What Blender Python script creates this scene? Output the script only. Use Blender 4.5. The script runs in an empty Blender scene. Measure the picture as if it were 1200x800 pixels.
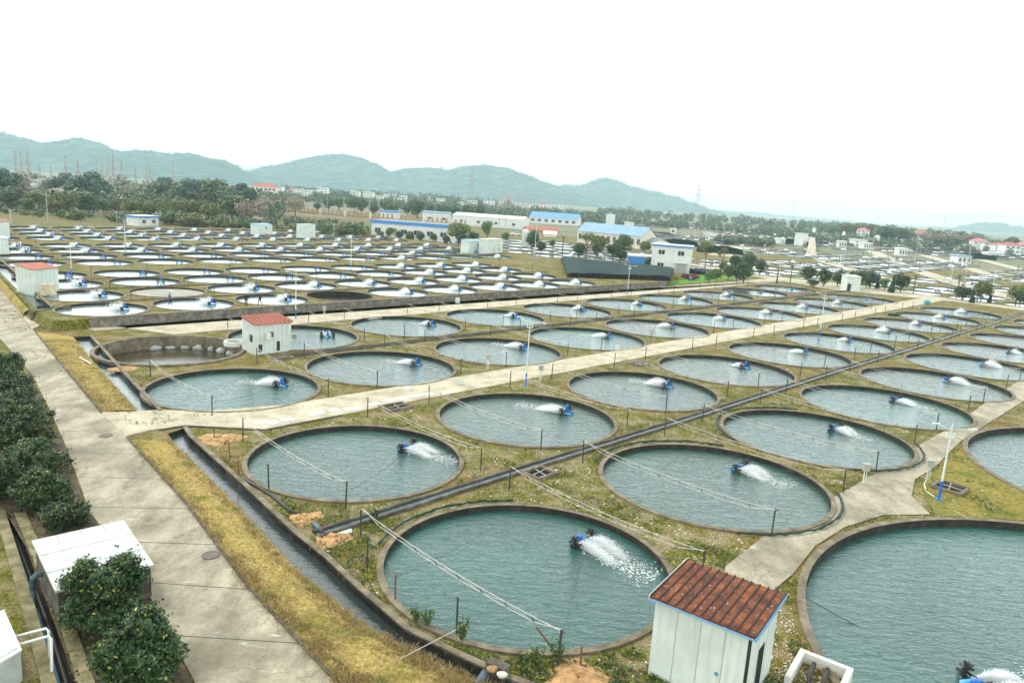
import bpy, math, random
from mathutils import Vector, Matrix
from mathutils.geometry import delaunay_2d_cdt
random.seed(7)
rnd = random.random
def rr(a, b): return a + (b - a) * random.random()
C = bpy.context.scene.collection
SC = bpy.context.scene

# ------------------------------------------------------------------ camera
F, PITCH, ROLL, CH = 860.0, math.radians(11.06), math.radians(3.7), 16.65
cam = bpy.data.cameras.new('camera')
cam.sensor_fit = 'HORIZONTAL'; cam.sensor_width = 36.0
cam.lens = F / 1200 * 36.0
cam.clip_start = 0.3; cam.clip_end = 30000
camo = bpy.data.objects.new('camera', cam); C.objects.link(camo)
_f = Vector((0, math.cos(PITCH), -math.sin(PITCH)))
_u = Vector((0, math.sin(PITCH), math.cos(PITCH)))
_x = Vector((1, 0, 0))
_r = _x * math.cos(ROLL) + _u * math.sin(ROLL)
_up = -_x * math.sin(ROLL) + _u * math.cos(ROLL)
M = Matrix(((_r.x, _up.x, -_f.x, 0), (_r.y, _up.y, -_f.y, 0), (_r.z, _up.z, -_f.z, CH), (0, 0, 0, 1)))
camo.matrix_world = M
SC.camera = camo

# ------------------------------------------------------------------ sky, sun, exposure
SUN_EL, SUN_AZ = math.radians(48), math.radians(-60)      # veiled sun, to the left and ahead
w = bpy.data.worlds.new('World'); SC.world = w; w.use_nodes = True
nt = w.node_tree; nt.nodes.clear()
out = nt.nodes.new('ShaderNodeOutputWorld'); bg = nt.nodes.new('ShaderNodeBackground')
sky = nt.nodes.new('ShaderNodeTexSky'); sky.sky_type = 'NISHITA'; sky.sun_disc = False
sky.sun_elevation = SUN_EL; sky.sun_rotation = SUN_AZ
sky.air_density = 1.0; sky.dust_density = 4.0; sky.ozone_density = 1.0
tc = nt.nodes.new('ShaderNodeTexCoord')
nz = nt.nodes.new('ShaderNodeTexNoise'); nz.inputs['Scale'].default_value = 2.2; nz.inputs['Detail'].default_value = 5
mp = nt.nodes.new('ShaderNodeMapping'); mp.inputs['Scale'].default_value = (1, 1, 4)
nt.links.new(tc.outputs['Generated'], mp.inputs[0]); nt.links.new(mp.outputs[0], nz.inputs['Vector'])
cl = nt.nodes.new('ShaderNodeValToRGB')                   # the overcast sheet: slightly uneven cloud
cl.color_ramp.elements[0].position = 0.3; cl.color_ramp.elements[0].color = (0.80, 0.90, 0.90, 1)
cl.color_ramp.elements[1].position = 0.65; cl.color_ramp.elements[1].color = (0.92, 0.97, 0.96, 1)
nt.links.new(nz.outputs['Fac'], cl.inputs[0])
scl = nt.nodes.new('ShaderNodeMix'); scl.data_type = 'RGBA'; scl.blend_type = 'MULTIPLY'; scl.inputs[0].default_value = 1
scl.inputs[7].default_value = (7.3, 7.3, 7.3, 1)
sx = nt.nodes.new('ShaderNodeSeparateXYZ'); nt.links.new(tc.outputs['Generated'], sx.inputs[0])
hz = nt.nodes.new('ShaderNodeFloatCurve')                # thin overcast: brightest low down, where the light comes through most air
cv = hz.mapping.curves[0]
for (px_, py_), k in zip(((0, .70), (.12, .84), (.35, .54), (.7, .35), (1, .36)), range(5)):
    if k == 0: cv.points[0].location = (px_, py_)
    elif k == 4: cv.points[-1].location = (px_, py_)
    else: cv.points.new(px_, py_)
hz.mapping.update()
nt.links.new(sx.outputs[2], hz.inputs[1])
hk = nt.nodes.new('ShaderNodeMath'); hk.operation = 'MULTIPLY'; hk.inputs[1].default_value = 2.7
nt.links.new(hz.outputs[0], hk.inputs[0]); hz = hk
hm_ = nt.nodes.new('ShaderNodeVectorMath'); hm_.operation = 'SCALE'
nt.links.new(cl.outputs[0], hm_.inputs[0]); nt.links.new(hz.outputs[0], hm_.inputs['Scale'])
nt.links.new(hm_.outputs[0], scl.inputs[6])
mx = nt.nodes.new('ShaderNodeMix'); mx.data_type = 'RGBA'; mx.inputs[0].default_value = 0.88
nt.links.new(sky.outputs[0], mx.inputs[6]); nt.links.new(scl.outputs[2], mx.inputs[7])
nt.links.new(mx.outputs[2], bg.inputs[0]); bg.inputs[1].default_value = 0.12
nt.links.new(bg.outputs[0], out.inputs[0])
sl = bpy.data.lights.new('sun', 'SUN'); sl.energy = 1.1; sl.angle = math.radians(12); sl.color = (1, 0.96, 0.88)
so = bpy.data.objects.new('sun', sl); C.objects.link(so)
sdir = Vector((math.sin(SUN_AZ) * math.cos(SUN_EL), math.cos(SUN_AZ) * math.cos(SUN_EL), math.sin(SUN_EL)))
so.rotation_euler = sdir.to_track_quat('Z', 'Y').to_euler()
SC.view_settings.view_transform = 'Standard'; SC.view_settings.look = 'None'
SC.view_settings.exposure = 1.06; SC.view_settings.gamma = 1.0; SC.view_settings.use_curve_mapping = False
SC.cycles.volume_bounces = 3; SC.cycles.max_bounces = 6
HAZE_DENSITY = 0.00017

# ------------------------------------------------------------------ helpers
def ray(X, Y):
    v = _r * (X - 600) + _up * (400 - Y) + _f * F
    return v
def at(X, Y, z=0.0):                       # where the sight line through a spot of the picture meets height z
    d = ray(X, Y); s = (z - CH) / d.z
    return Vector((d.x * s, d.y * s, z))
def atd(X, Y, depth):                      # point on that sight line at ground distance depth ahead
    d = ray(X, Y); s = depth / d.y
    return Vector((d.x * s, depth, CH + d.z * s))
def gx(X, depth, z=0.0):                   # ground point at picture column X and distance depth
    lo, hi = 150.0, 900.0
    for _ in range(40):
        m = (lo + hi) / 2
        d = ray(X, m)
        yy = d.y * (z - CH) / d.z if d.z < 0 else 1e9
        if yy > depth: lo = m
        else: hi = m
    return at(X, (lo + hi) / 2, z)
def proj(p):
    v = Vector(p) - Vector((0, 0, CH)); d = v.dot(_f)
    return 600 + F * v.dot(_r) / d, 400 - F * v.dot(_up) / d, d
A46 = math.radians(46)
GU = Vector((math.cos(A46), math.sin(A46), 0)); GV = Vector((-math.sin(A46), math.cos(A46), 0))
def uv(u, v, z=0.0):
    p = GU * u + GV * v; p.z = z; return p
def touv(p): return p.x * GU.x + p.y * GU.y, p.x * GV.x + p.y * GV.y

class MB:
    def __init__(s): s.v = []; s.f = []; s.m = []; s.mi = 0; s.smooth = False; s.sm = []
    def add(s, vs, fs):
        o = len(s.v); s.v += [tuple(v) for v in vs]
        for f in fs: s.f.append([i + o for i in f]); s.m.append(s.mi); s.sm.append(s.smooth)
    def box(s, x0, x1, y0, y1, z0, z1, Mx=None):
        vs = [Vector(p) for p in ((x0,y0,z0),(x1,y0,z0),(x1,y1,z0),(x0,y1,z0),(x0,y0,z1),(x1,y0,z1),(x1,y1,z1),(x0,y1,z1))]
        if Mx: vs = [Mx @ v for v in vs]
        s.add(vs, [(3,2,1,0),(4,5,6,7),(0,1,5,4),(1,2,6,5),(2,3,7,6),(3,0,4,7)])
    def hexa(s, b, t):                     # 4 bottom, 4 top points
        s.add(list(b) + list(t), [(3,2,1,0),(4,5,6,7),(0,1,5,4),(1,2,6,5),(2,3,7,6),(3,0,4,7)])
    def tube(s, pts, r, n=6, cap=True):
        pts = [Vector(p) for p in pts]; rs = r if isinstance(r, (list, tuple)) else [r] * len(pts)
        rings = []; ref = None
        for i, p in enumerate(pts):
            t = (pts[min(i+1, len(pts)-1)] - pts[max(i-1, 0)])
            if t.length < 1e-9: t = Vector((0,0,1))
            t.normalize()
            a = ref if ref is not None and abs(ref.dot(t)) < .95 else (Vector((0,0,1)) if abs(t.z) < .9 else Vector((1,0,0)))
            b = t.cross(a).normalized(); a = b.cross(t).normalized(); ref = a
            rings.append([p + (a * math.cos(k*2*math.pi/n) + b * math.sin(k*2*math.pi/n)) * rs[i] for k in range(n)])
        o = [q for g in rings for q in g]; fs = []
        for i in range(len(rings)-1):
            for k in range(n): fs.append((i*n+k, i*n+(k+1)%n, (i+1)*n+(k+1)%n, (i+1)*n+k))
        if cap: fs.append(tuple(range(n-1,-1,-1))); fs.append(tuple((len(rings)-1)*n+k for k in range(n)))
        s.add(o, fs)
    def lathe(s, prof, n=32, c=(0,0,0), close=False):
        o = []; fs = []; m = len(prof)
        for k in range(n):
            a = k*2*math.pi/n
            for r, z in prof: o.append((c[0]+r*math.cos(a), c[1]+r*math.sin(a), c[2]+z))
        for k in range(n):
            k2 = (k+1) % n
            for i in range(m-1 if not close else m):
                j = (i+1) % m
                fs.append((k*m+i, k2*m+i, k2*m+j, k*m+j))
        s.add(o, fs)
    def disc(s, c, r, n=32, up=True):
        o = [(c[0]+r*math.cos(k*2*math.pi/n), c[1]+r*math.sin(k*2*math.pi/n), c[2]) for k in range(n)]
        s.add(o, [tuple(range(n))])
    def blob(s, c, rx, ry, rz, n=8, m=5, jit=0.0, Mx=None):
        o = []; fs = []
        for i in range(m+1):
            t = math.pi*i/m
            for k in range(n):
                a = 2*math.pi*k/n; j = 1 + rr(-jit, jit)
                v = Vector((rx*math.sin(t)*math.cos(a)*j, ry*math.sin(t)*math.sin(a)*j, rz*math.cos(t)*j))
                if Mx: v = Mx @ v
                o.append(v + Vector(c))
        for i in range(m):
            for k in range(n): fs.append((i*n+k, (i+1)*n+k, (i+1)*n+(k+1)%n, i*n+(k+1)%n))
        s.add(o, fs)
    def poly(s, pts, z=None):
        s.add([(p[0], p[1], p[2] if z is None else z) for p in pts], [tuple(range(len(pts)))])
    def mesh(s, name, mats):
        me = bpy.data.meshes.new(name); me.from_pydata(s.v, [], s.f)
        for m in (mats if isinstance(mats, (list, tuple)) else [mats]): me.materials.append(m)
        me.polygons.foreach_set('material_index', s.m); me.polygons.foreach_set('use_smooth', s.sm)
        me.update(); return me
    def build(s, name, mats, parent=None, loc=None, rz=0.0):
        return link(name, s.mesh(name, mats), parent, loc, rz)
def link(name, me, parent=None, loc=None, rz=0.0):
    o = bpy.data.objects.new(name, me); C.objects.link(o)
    if parent: o.parent = parent
    if loc is not None: o.location = loc
    o.rotation_euler = (0, 0, rz)
    return o
def tag(o, label, cat, group=None, kind=None):
    if label: o['label'] = label
    if cat: o['category'] = cat
    if group: o['group'] = group
    if kind: o['kind'] = kind
    return o
def thing(name, label, cat, loc=(0,0,0), rz=0.0, group=None):
    o = bpy.data.objects.new(name, None); C.objects.link(o); o.empty_display_size = 0.3
    o.location = loc; o.rotation_euler = (0,0,rz)
    return tag(o, label, cat, group)
def dup(root, loc, rz=None, label=None, scale=None):
    c = root.copy(); C.objects.link(c); c.location = loc
    if rz is not None: c.rotation_euler = (0,0,rz)
    if label: c['label'] = label
    if scale: c.scale = (scale,)*3 if not isinstance(scale, (tuple, list)) else scale
    for ch in list(root.children):
        d = ch.copy(); C.objects.link(d); d.parent = c
        for g in list(ch.children):
            e = g.copy(); C.objects.link(e); e.parent = d
    return c
ORD = ['first','second','third','fourth','fifth','sixth','seventh','eighth','ninth','tenth','eleventh','twelfth','thirteenth','fourteenth','fifteenth','sixteenth','seventeenth','eighteenth','nineteenth','twentieth']

# ------------------------------------------------------------------ materials
def new_mat(name):
    m = bpy.data.materials.new(name); m.use_nodes = True
    t = m.node_tree; b = t.nodes['Principled BSDF']; return m, t, b
def nod(t, k, **kw):
    n = t.nodes.new(k)
    for a, v in kw.items(): setattr(n, a, v)
    return n
def noise(t, scale, detail=6, rough=.6, coord='Object', stretch=None, vec=None):
    n = nod(t, 'ShaderNodeTexNoise'); n.inputs['Scale'].default_value = scale
    n.inputs['Detail'].default_value = detail; n.inputs['Roughness'].default_value = rough
    if vec is None:
        c = nod(t, 'ShaderNodeTexCoord') if coord != 'World' else nod(t, 'ShaderNodeNewGeometry')
        vec = c.outputs[coord if coord != 'World' else 'Position']
    if stretch:
        mpn = nod(t, 'ShaderNodeMapping'); mpn.inputs['Scale'].default_value = stretch
        t.links.new(vec, mpn.inputs[0]); vec = mpn.outputs[0]
    t.links.new(vec, n.inputs['Vector']); return n
def ramp(t, src, stops, interp='LINEAR'):
    r = nod(t, 'ShaderNodeValToRGB'); cr = r.color_ramp; cr.interpolation = interp
    while len(cr.elements) < len(stops): cr.elements.new(.5)
    for e, (p, c) in zip(cr.elements, stops):
        e.position = p; e.color = (*c, 1) if len(c) == 3 else c
    t.links.new(src, r.inputs[0]); return r
def mixc(t, fac, a, b, mode='MIX'):
    m = nod(t, 'ShaderNodeMix', data_type='RGBA', blend_type=mode)
    if hasattr(fac, 'links'): t.links.new(fac, m.inputs[0])
    else: m.inputs[0].default_value = fac
    for s, i in ((a, 6), (b, 7)):
        if hasattr(s, 'links'): t.links.new(s, m.inputs[i])
        else: m.inputs[i].default_value = (*s, 1)
    return m.outputs[2]
def bump(t, b, src, strength=.3, dist=.05):
    n = nod(t, 'ShaderNodeBump'); n.inputs['Strength'].default_value = strength; n.inputs['Distance'].default_value = dist
    t.links.new(src, n.inputs['Height']); t.links.new(n.outputs[0], b.inputs['Normal'])
def plain(name, col, rough=.6, var=.18, scale=3.0, metal=0, dirt=None, spec=None):
    m, t, b = new_mat(name)
    n = noise(t, scale, 6, .65, 'World')
    lo = tuple(max(0, c*(1-var)) for c in col) if dirt is None else dirt
    r = ramp(t, n.outputs['Fac'], [(.32, lo), (.62, col)])
    t.links.new(r.outputs[0], b.inputs['Base Color'])
    b.inputs['Roughness'].default_value = rough; b.inputs['Metallic'].default_value = metal
    if spec is not None: b.inputs['Specular IOR Level'].default_value = spec
    return m

def wall_mat(name, col, stain, amt=.55):
    m, t, b = new_mat(name)
    st = noise(t, 1.0, 6, .7, 'World', stretch=(5, 5, .35)); bl = noise(t, .7, 5, .6, 'World'); fi = noise(t, 9, 3, .6, 'World')
    f = ramp(t, st.outputs['Fac'], [(.50, (0,0,0)), (.74, (amt,)*3)]); g = ramp(t, bl.outputs['Fac'], [(.40, tuple(c*.88 for c in col)), (.6, col)])
    c = mixc(t, f.outputs[0], g.outputs[0], stain)
    t.links.new(mixc(t, ramp(t, fi.outputs['Fac'], [(.62, (0,0,0)), (.8, (.25,.25,.25))]).outputs[0], c, stain), b.inputs['Base Color'])
    b.inputs['Roughness'].default_value = .55; b.inputs['Specular IOR Level'].default_value = .3
    return m
def ground_mat():
    m, t, b = new_mat('field_ground')
    big = noise(t, .09, 5, .6, 'World'); mid = noise(t, .55, 6, .7, 'World'); fine = noise(t, 5.5, 4, .75, 'World'); fin2 = noise(t, 17, 2, .7, 'World')
    gravel = ramp(t, fin2.outputs['Fac'], [(.30, (.035,.026,.010)), (.46, (.18,.14,.065)), (.62, (.35,.285,.16)), (.74, (.62,.58,.48))])
    grass = ramp(t, fine.outputs['Fac'], [(.32, (.014,.020,.003)), (.47, (.070,.075,.008)), (.62, (.205,.185,.026)), (.76, (.32,.25,.065))])
    ochre = ramp(t, fine.outputs['Fac'], [(.3, (.04,.020,.003)), (.55, (.20,.125,.028)), (.75, (.34,.25,.09))])
    f1 = ramp(t, mid.outputs['Fac'], [(.40, (0,0,0)), (.55, (1,1,1))])
    c1 = mixc(t, f1.outputs[0], gravel.outputs[0], grass.outputs[0])
    f2 = ramp(t, big.outputs['Fac'], [(.50, (0,0,0)), (.66, (.85,.85,.85))])
    c2 = mixc(t, f2.outputs[0], c1, ochre.outputs[0])
    t.links.new(c2, b.inputs['Base Color']); b.inputs['Roughness'].default_value = .95
    b.inputs['Specular IOR Level'].default_value = .15
    bump(t, b, fine.outputs['Fac'], .6, .08)
    return m
def grass_mat(name, cols, sc=4.0, patch=.35, green=(.10,.13,.02)):
    m, t, b = new_mat(name)
    fine = noise(t, sc, 5, .75, 'World', stretch=(1, 1, 1)); mid = noise(t, patch, 5, .65, 'World')
    a = ramp(t, fine.outputs['Fac'], [(.3, cols[0]), (.5, cols[1]), (.7, cols[2])])
    g = ramp(t, fine.outputs['Fac'], [(.3, tuple(c*.5 for c in green)), (.65, tuple(c*1.5 for c in green))])
    f = ramp(t, mid.outputs['Fac'], [(.50, (0,0,0)), (.68, (1,1,1))])
    t.links.new(mixc(t, f.outputs[0], a.outputs[0], g.outputs[0]), b.inputs['Base Color'])
    b.inputs['Roughness'].default_value = .95; b.inputs['Specular IOR Level'].default_value = .1
    bump(t, b, fine.outputs['Fac'], .7, .08)
    return m
def concrete_mat(name, lo, mid, hi, sc=.6, wet=None, streak=None, rough=.85, crack=False):
    m, t, b = new_mat(name)
    big = noise(t, sc, 8, .68, 'World', stretch=streak); fine = noise(t, sc*14, 5, .7, 'World'); blot = noise(t, sc*.35, 4, .55, 'World')
    r = ramp(t, big.outputs['Fac'], [(.36, lo), (.5, mid), (.66, hi)])
    c = mixc(t, .35, r.outputs[0], ramp(t, fine.outputs['Fac'], [(.3, tuple(x*.55 for x in lo)), (.7, hi)]).outputs[0])
    if wet:
        f = ramp(t, blot.outputs['Fac'], [(.50, (0,0,0)), (.64, (.7,.7,.7))])
        c = mixc(t, f.outputs[0], c, wet)
        sc2 = noise(t, sc*1.9, 6, .75, 'World', stretch=(.6, 2.2, 1)); f = ramp(t, sc2.outputs['Fac'], [(.62, (0,0,0)), (.70, (.75,.75,.75))])
        c = mixc(t, f.outputs[0], c, (.62,.58,.50))           # pale scuffs
    if crack:
        vo = nod(t, 'ShaderNodeTexVoronoi', feature='DISTANCE_TO_EDGE'); vo.inputs['Scale'].default_value = .16
        g = nod(t, 'ShaderNodeNewGeometry'); ds = noise(t, .8, 4, .6, 'World'); ad = nod(t, 'ShaderNodeVectorMath', operation='MULTIPLY_ADD')
        ad.inputs[1].default_value = (1.6, 1.6, 0); t.links.new(ds.outputs['Color'], ad.inputs[0]); t.links.new(g.outputs['Position'], ad.inputs[2]); t.links.new(ad.outputs[0], vo.inputs['Vector'])
        f = ramp(t, vo.outputs['Distance'], [(.0, (.45,.45,.45)), (.005, (0,0,0))]); c = mixc(t, f.outputs[0], c, (.08,.07,.05))
    t.links.new(c, b.inputs['Base Color']); b.inputs['Roughness'].default_value = rough
    b.inputs['Specular IOR Level'].default_value = .3
    bump(t, b, fine.outputs['Fac'], .25, .02)
    return m
def water_mat(name, base, wave=1.0, rough=.06, ior=1.40):
    m, t, b = new_mat(name)
    geo = nod(t, 'ShaderNodeNewGeometry')
    n1 = noise(t, 1.5, 4, .6, vec=geo.outputs['Position'], stretch=(.75, 1.9, 1)); n2 = noise(t, 4.2, 3, .6, vec=geo.outputs['Position'], stretch=(.7, 1.6, 1))
    n1.inputs['Distortion'].default_value = .4
    add = nod(t, 'ShaderNodeMath', operation='MULTIPLY_ADD'); add.inputs[1].default_value = .35
    t.links.new(n2.outputs['Fac'], add.inputs[0]); t.links.new(n1.outputs['Fac'], add.inputs[2])
    bump(t, b, add.outputs[0], .55, .16*wave)
    big = noise(t, .12, 3, .5, vec=geo.outputs['Position'])
    r = ramp(t, big.outputs['Fac'], [(.35, tuple(c*.82 for c in base)), (.65, tuple(c*1.12 for c in base))])
    oi = nod(t, 'ShaderNodeObjectInfo'); hs = nod(t, 'ShaderNodeHueSaturation')
    for lo_, hi_, sock in ((.47, .52, 'Hue'), (.70, 1.15, 'Saturation'), (.78, 1.25, 'Value')):
        mr = nod(t, 'ShaderNodeMapRange'); mr.inputs[3].default_value = lo_; mr.inputs[4].default_value = hi_; t.links.new(oi.outputs['Random'], mr.inputs[0]); t.links.new(mr.outputs[0], hs.inputs[sock])
    t.links.new(r.outputs[0], hs.inputs['Color']); t.links.new(hs.outputs[0], b.inputs['Base Color'])
    b.inputs['Roughness'].default_value = rough; b.inputs['IOR'].default_value = ior
    b.inputs['Specular IOR Level'].default_value = .6
    return m
def leaf_mat(name, dark, lite, yellow=None):
    m, t, b = new_mat(name)
    g = nod(t, 'ShaderNodeNewGeometry'); oi = nod(t, 'ShaderNodeObjectInfo')
    st = [(0, dark), (.6, tuple((a+c)/2 for a, c in zip(dark, lite))), (.93, lite)]
    if yellow: st.append((.98, yellow))
    r = ramp(t, g.outputs['Random Per Island'], st)
    hs = nod(t, 'ShaderNodeHueSaturation')
    mr = nod(t, 'ShaderNodeMapRange'); mr.inputs[3].default_value = .485; mr.inputs[4].default_value = .515
    mv = nod(t, 'ShaderNodeMapRange'); mv.inputs[3].default_value = .75; mv.inputs[4].default_value = 1.25
    t.links.new(oi.outputs['Random'], mr.inputs[0]); t.links.new(oi.outputs['Random'], mv.inputs[0])
    t.links.new(mr.outputs[0], hs.inputs['Hue']); t.links.new(mv.outputs[0], hs.inputs['Value'])
    t.links.new(r.outputs[0], hs.inputs['Color']); t.links.new(hs.outputs[0], b.inputs['Base Color'])
    b.inputs['Roughness'].default_value = .5; b.inputs['Specular IOR Level'].default_value = .35
    return m
def rust_mat():
    m, t, b = new_mat('rusty_sheet')
    n = noise(t, 1.6, 8, .7, 'World'); n2 = noise(t, 9, 4, .6, 'World')
    r = ramp(t, n.outputs['Fac'], [(.34, (.045,.016,.010)), (.5, (.135,.040,.016)), (.66, (.30,.095,.028))])
    f = ramp(t, n2.outputs['Fac'], [(.64, (0,0,0)), (.70, (1,1,1))])
    t.links.new(mixc(t, f.outputs[0], r.outputs[0], (.55,.50,.44)), b.inputs['Base Color'])
    b.inputs['Roughness'].default_value = .7; b.inputs['Specular IOR Level'].default_value = .25
    return m
def hill_mat():
    m, t, b = new_mat('forest_hill')
    n = noise(t, .02, 9, .75, 'World'); n2 = noise(t, .004, 4, .6, 'World')
    r = ramp(t, n.outputs['Fac'], [(.38, (.006,.022,.020)), (.50, (.032,.07,.055)), (.62, (.11,.15,.10))])  # blue of the haze is mixed into the forest greens
    f = ramp(t, n2.outputs['Fac'], [(.56, (0,0,0)), (.7, (.6,.6,.6))])
    t.links.new(mixc(t, f.outputs[0], r.outputs[0], (.12,.13,.085)), b.inputs['Base Color'])
    b.inputs['Roughness'].default_value = 1; b.inputs['Specular IOR Level'].default_value = 0
    bump(t, b, n.outputs['Fac'], .8, 8)
    return m

MT = {}
MT['ground'] = ground_mat()
MT['dry_grass'] = grass_mat('dry_grass', [(.12,.085,.022), (.34,.25,.075), (.50,.40,.18)], 6.5, .45, (.085,.105,.012))
MT['mixed_grass'] = grass_mat('mixed_grass', [(.07,.055,.012), (.21,.17,.04), (.34,.27,.08)], 3.2, .4, (.08,.11,.015))
MT['lawn'] = grass_mat('lawn', [(.05,.12,.015), (.10,.24,.03), (.16,.32,.05)], 3, .2, (.10,.22,.03))
MT['bank'] = grass_mat('bank_grass', [(.05,.05,.018), (.15,.125,.05), (.24,.21,.10)], 1.2, .12, (.07,.11,.03))
MT['far_field'] = grass_mat('far_field', [(.10,.12,.07), (.18,.17,.11), (.26,.23,.16)], .05, .012, (.10,.15,.07))
MT['road'] = concrete_mat('road_concrete', (.17,.14,.09), (.33,.29,.205), (.50,.45,.34), .45, wet=(.13,.115,.075), streak=(1.6,.7,1), crack=True)
MT['path'] = concrete_mat('path_concrete', (.26,.22,.145), (.45,.39,.275), (.58,.52,.39), .5, streak=(1,1,1))
MT['wallc'] = concrete_mat('stained_shaded_concrete', (.02,.018,.013), (.075,.066,.05), (.20,.18,.14), 1.1)
MT['stone'] = concrete_mat('stone_wall', (.05,.045,.035), (.15,.13,.10), (.34,.31,.26), 1.6)
MT['rim'] = concrete_mat('rim_concrete', (.06,.048,.03), (.155,.125,.08), (.30,.25,.17), 1.3)
MT['soil'] = concrete_mat('dark_soil', (.03,.024,.012), (.085,.066,.035), (.17,.13,.07), 1.2)
MT['rim_in'] = concrete_mat('dark_inner_wall', (.006,.006,.005), (.020,.018,.013), (.06,.052,.036), 1.5)  # near-black tone for inner faces of ponds, canals and trench
MT['moss'] = concrete_mat('mossy_concrete', (.05,.05,.015), (.17,.15,.055), (.33,.28,.17), 1.6)
MT['water'] = water_mat('pond_water', (.018,.078,.062), .95, .04, 1.5)
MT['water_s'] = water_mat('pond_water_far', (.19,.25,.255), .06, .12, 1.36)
MT['water_c'] = water_mat('canal_water', (.035,.055,.055), .35, .05, 1.6)
MT['water_m'] = water_mat('murky_water', (.05,.045,.012), .25)
MT['white'] = wall_mat('white_panel', (.60,.66,.60), (.36,.34,.26))
MT['white2'] = wall_mat('white_wall', (.68,.69,.65), (.40,.37,.30), .7)
MT['roofpanel'] = plain('white_roof_panel', (.50,.53,.49), .5, .30, 2.2)
MT['blue'] = plain('blue_paint', (.03,.22,.58), .4, .2, 3)
MT['motor'] = plain('blue_motor_cover', (.012,.13,.50), .35, .15, 4)
MT['floatb'] = plain('blue_float', (.10,.40,.74), .35, .2, 4)
MT['roofblue'] = plain('blue_roof_sheet', (.10,.28,.50), .5, .2, .3)
MT['roofblue2'] = plain('pale_blue_roof', (.20,.34,.46), .5, .2, .3)
MT['rust'] = rust_mat()
MT['redroof'] = plain('red_roof_tile', (.42,.12,.07), .8, .3, .6)
MT['pinkroof'] = plain('pink_roof', (.50,.17,.19), .8, .2, .6)
MT['greyroof'] = plain('grey_roof', (.22,.25,.27), .7, .25, .6)
MT['dark'] = plain('dark_steel', (.025,.025,.024), .6, .4, 5)
MT['post'] = plain('weathered_post', (.05,.042,.036), .75, .4, 4)
MT['rustpost'] = plain('rusty_post', (.20,.075,.035), .8, .4, 6)
MT['rod'] = plain('pale_rod', (.60,.54,.49), .5, .3, 4)
MT['seam'] = plain('dark_rust_seam', (.05,.022,.014), .8, .4, 5)
MT['cover'] = plain('worn_iron', (.14,.11,.085), .7, .4, 6)
MT['rope'] = plain('dark_rope', (.06,.06,.055), .9, .3, 4)
MT['net'] = plain('green_net', (.010,.045,.030), .8, .5, 5)
MT['black'] = plain('black_void', (.004,.004,.004), 1.0, .2, 5)
MT['glass'] = plain('window_glass', (.035,.05,.06), .12, .3, 1)
MT['shade'] = plain('grey_shade_cloth', (.045,.07,.066), 1.0, .45, .25, spec=.05)
MT['tarp'] = plain('black_shade_cloth', (.010,.022,.019), 1.0, .4, .35, spec=.05)
MT['pipe'] = plain('grey_pipe', (.06,.10,.11), .5, .3, 4)
MT['wpipe'] = plain('white_pipe', (.75,.74,.68), .4, .08, 4)
MT['bpipe'] = plain('blue_pipe', (.16,.38,.60), .4, .15, 4)
MT['sand'] = plain('orange_sand', (.50,.29,.12), .95, .6, 4)
MT['litter'] = plain('pale_stone', (.66,.63,.56), .8, .3, 8)
MT['bark'] = plain('bark', (.10,.075,.055), .9, .4, 4)
MT['twig'] = plain('bare_twig', (.16,.12,.10), .9, .35, 2)
MT['slab'] = plain('pale_slab', (.66,.64,.57), .8, .15, 2)
MT['grey'] = plain('grey_box', (.36,.35,.31), .6, .2, 4)
MT['brownwall'] = plain('brown_wall', (.42,.27,.16), .9, .25, .5)
MT['cream'] = plain('cream_wall', (.66,.60,.46), .8, .12, .5)
MT['green_box'] = plain('teal_paint', (.03,.35,.36), .5, .2, 4)
def foam_mat():
    m, t, b = new_mat('white_water'); o = [n for n in t.nodes if n.type == 'OUTPUT_MATERIAL'][0]
    d = nod(t, 'ShaderNodeBsdfDiffuse'); d.inputs[0].default_value = (.97,.98,.98,1); tr = nod(t, 'ShaderNodeBsdfTranslucent'); tr.inputs[0].default_value = (.97,.98,.98,1)
    mxs = nod(t, 'ShaderNodeMixShader'); mxs.inputs[0].default_value = .5; t.links.new(d.outputs[0], mxs.inputs[1]); t.links.new(tr.outputs[0], mxs.inputs[2]); t.links.new(mxs.outputs[0], o.inputs[0]); t.nodes.remove(b); return m
MT['foam'] = foam_mat()
MT['hill'] = hill_mat()
MT['leaf_dark'] = leaf_mat('leaf_dark', (.007,.026,.011), (.040,.09,.035), (.10,.12,.03))
MT['leaf_shrub'] = leaf_mat('leaf_shrub', (.007,.024,.006), (.050,.105,.025), (.26,.24,.03))
MT['leaf_mid2'] = leaf_mat('leaf_mid2', (.016,.044,.016), (.07,.12,.04))
MT['leaf_mid'] = leaf_mat('leaf_mid', (.034,.074,.02), (.13,.19,.05))
MT['leaf_olive'] = leaf_mat('leaf_olive', (.055,.075,.02), (.19,.20,.045))
MT['leaf_pine'] = leaf_mat('leaf_pine', (.022,.062,.042), (.09,.16,.09))
MT['leaf_brown'] = leaf_mat('leaf_brown', (.15,.115,.08), (.33,.26,.19))
MT['leaf_wood'] = leaf_mat('leaf_wood', (.05,.105,.045), (.19,.26,.11))
MT['hazed_twig'] = plain('hazed_twig', (.50,.44,.38), .9, .3, 2)  # twig colour lightened to carry the pale cast of distance haze
MT['leaf_red'] = leaf_mat('leaf_red', (.10,.012,.02), (.30,.04,.05))
MT['weed'] = leaf_mat('weed_leaf', (.02,.05,.006), (.11,.16,.015), (.38,.30,.03))
MT['straw'] = leaf_mat('straw', (.20,.14,.035), (.48,.36,.14), (.14,.17,.03))
MT['skin'] = plain('skin', (.45,.28,.20), .6, .1, 8)
MT['cloth_navy'] = plain('navy_cloth', (.018,.02,.035), .9, .2, 8)
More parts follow.
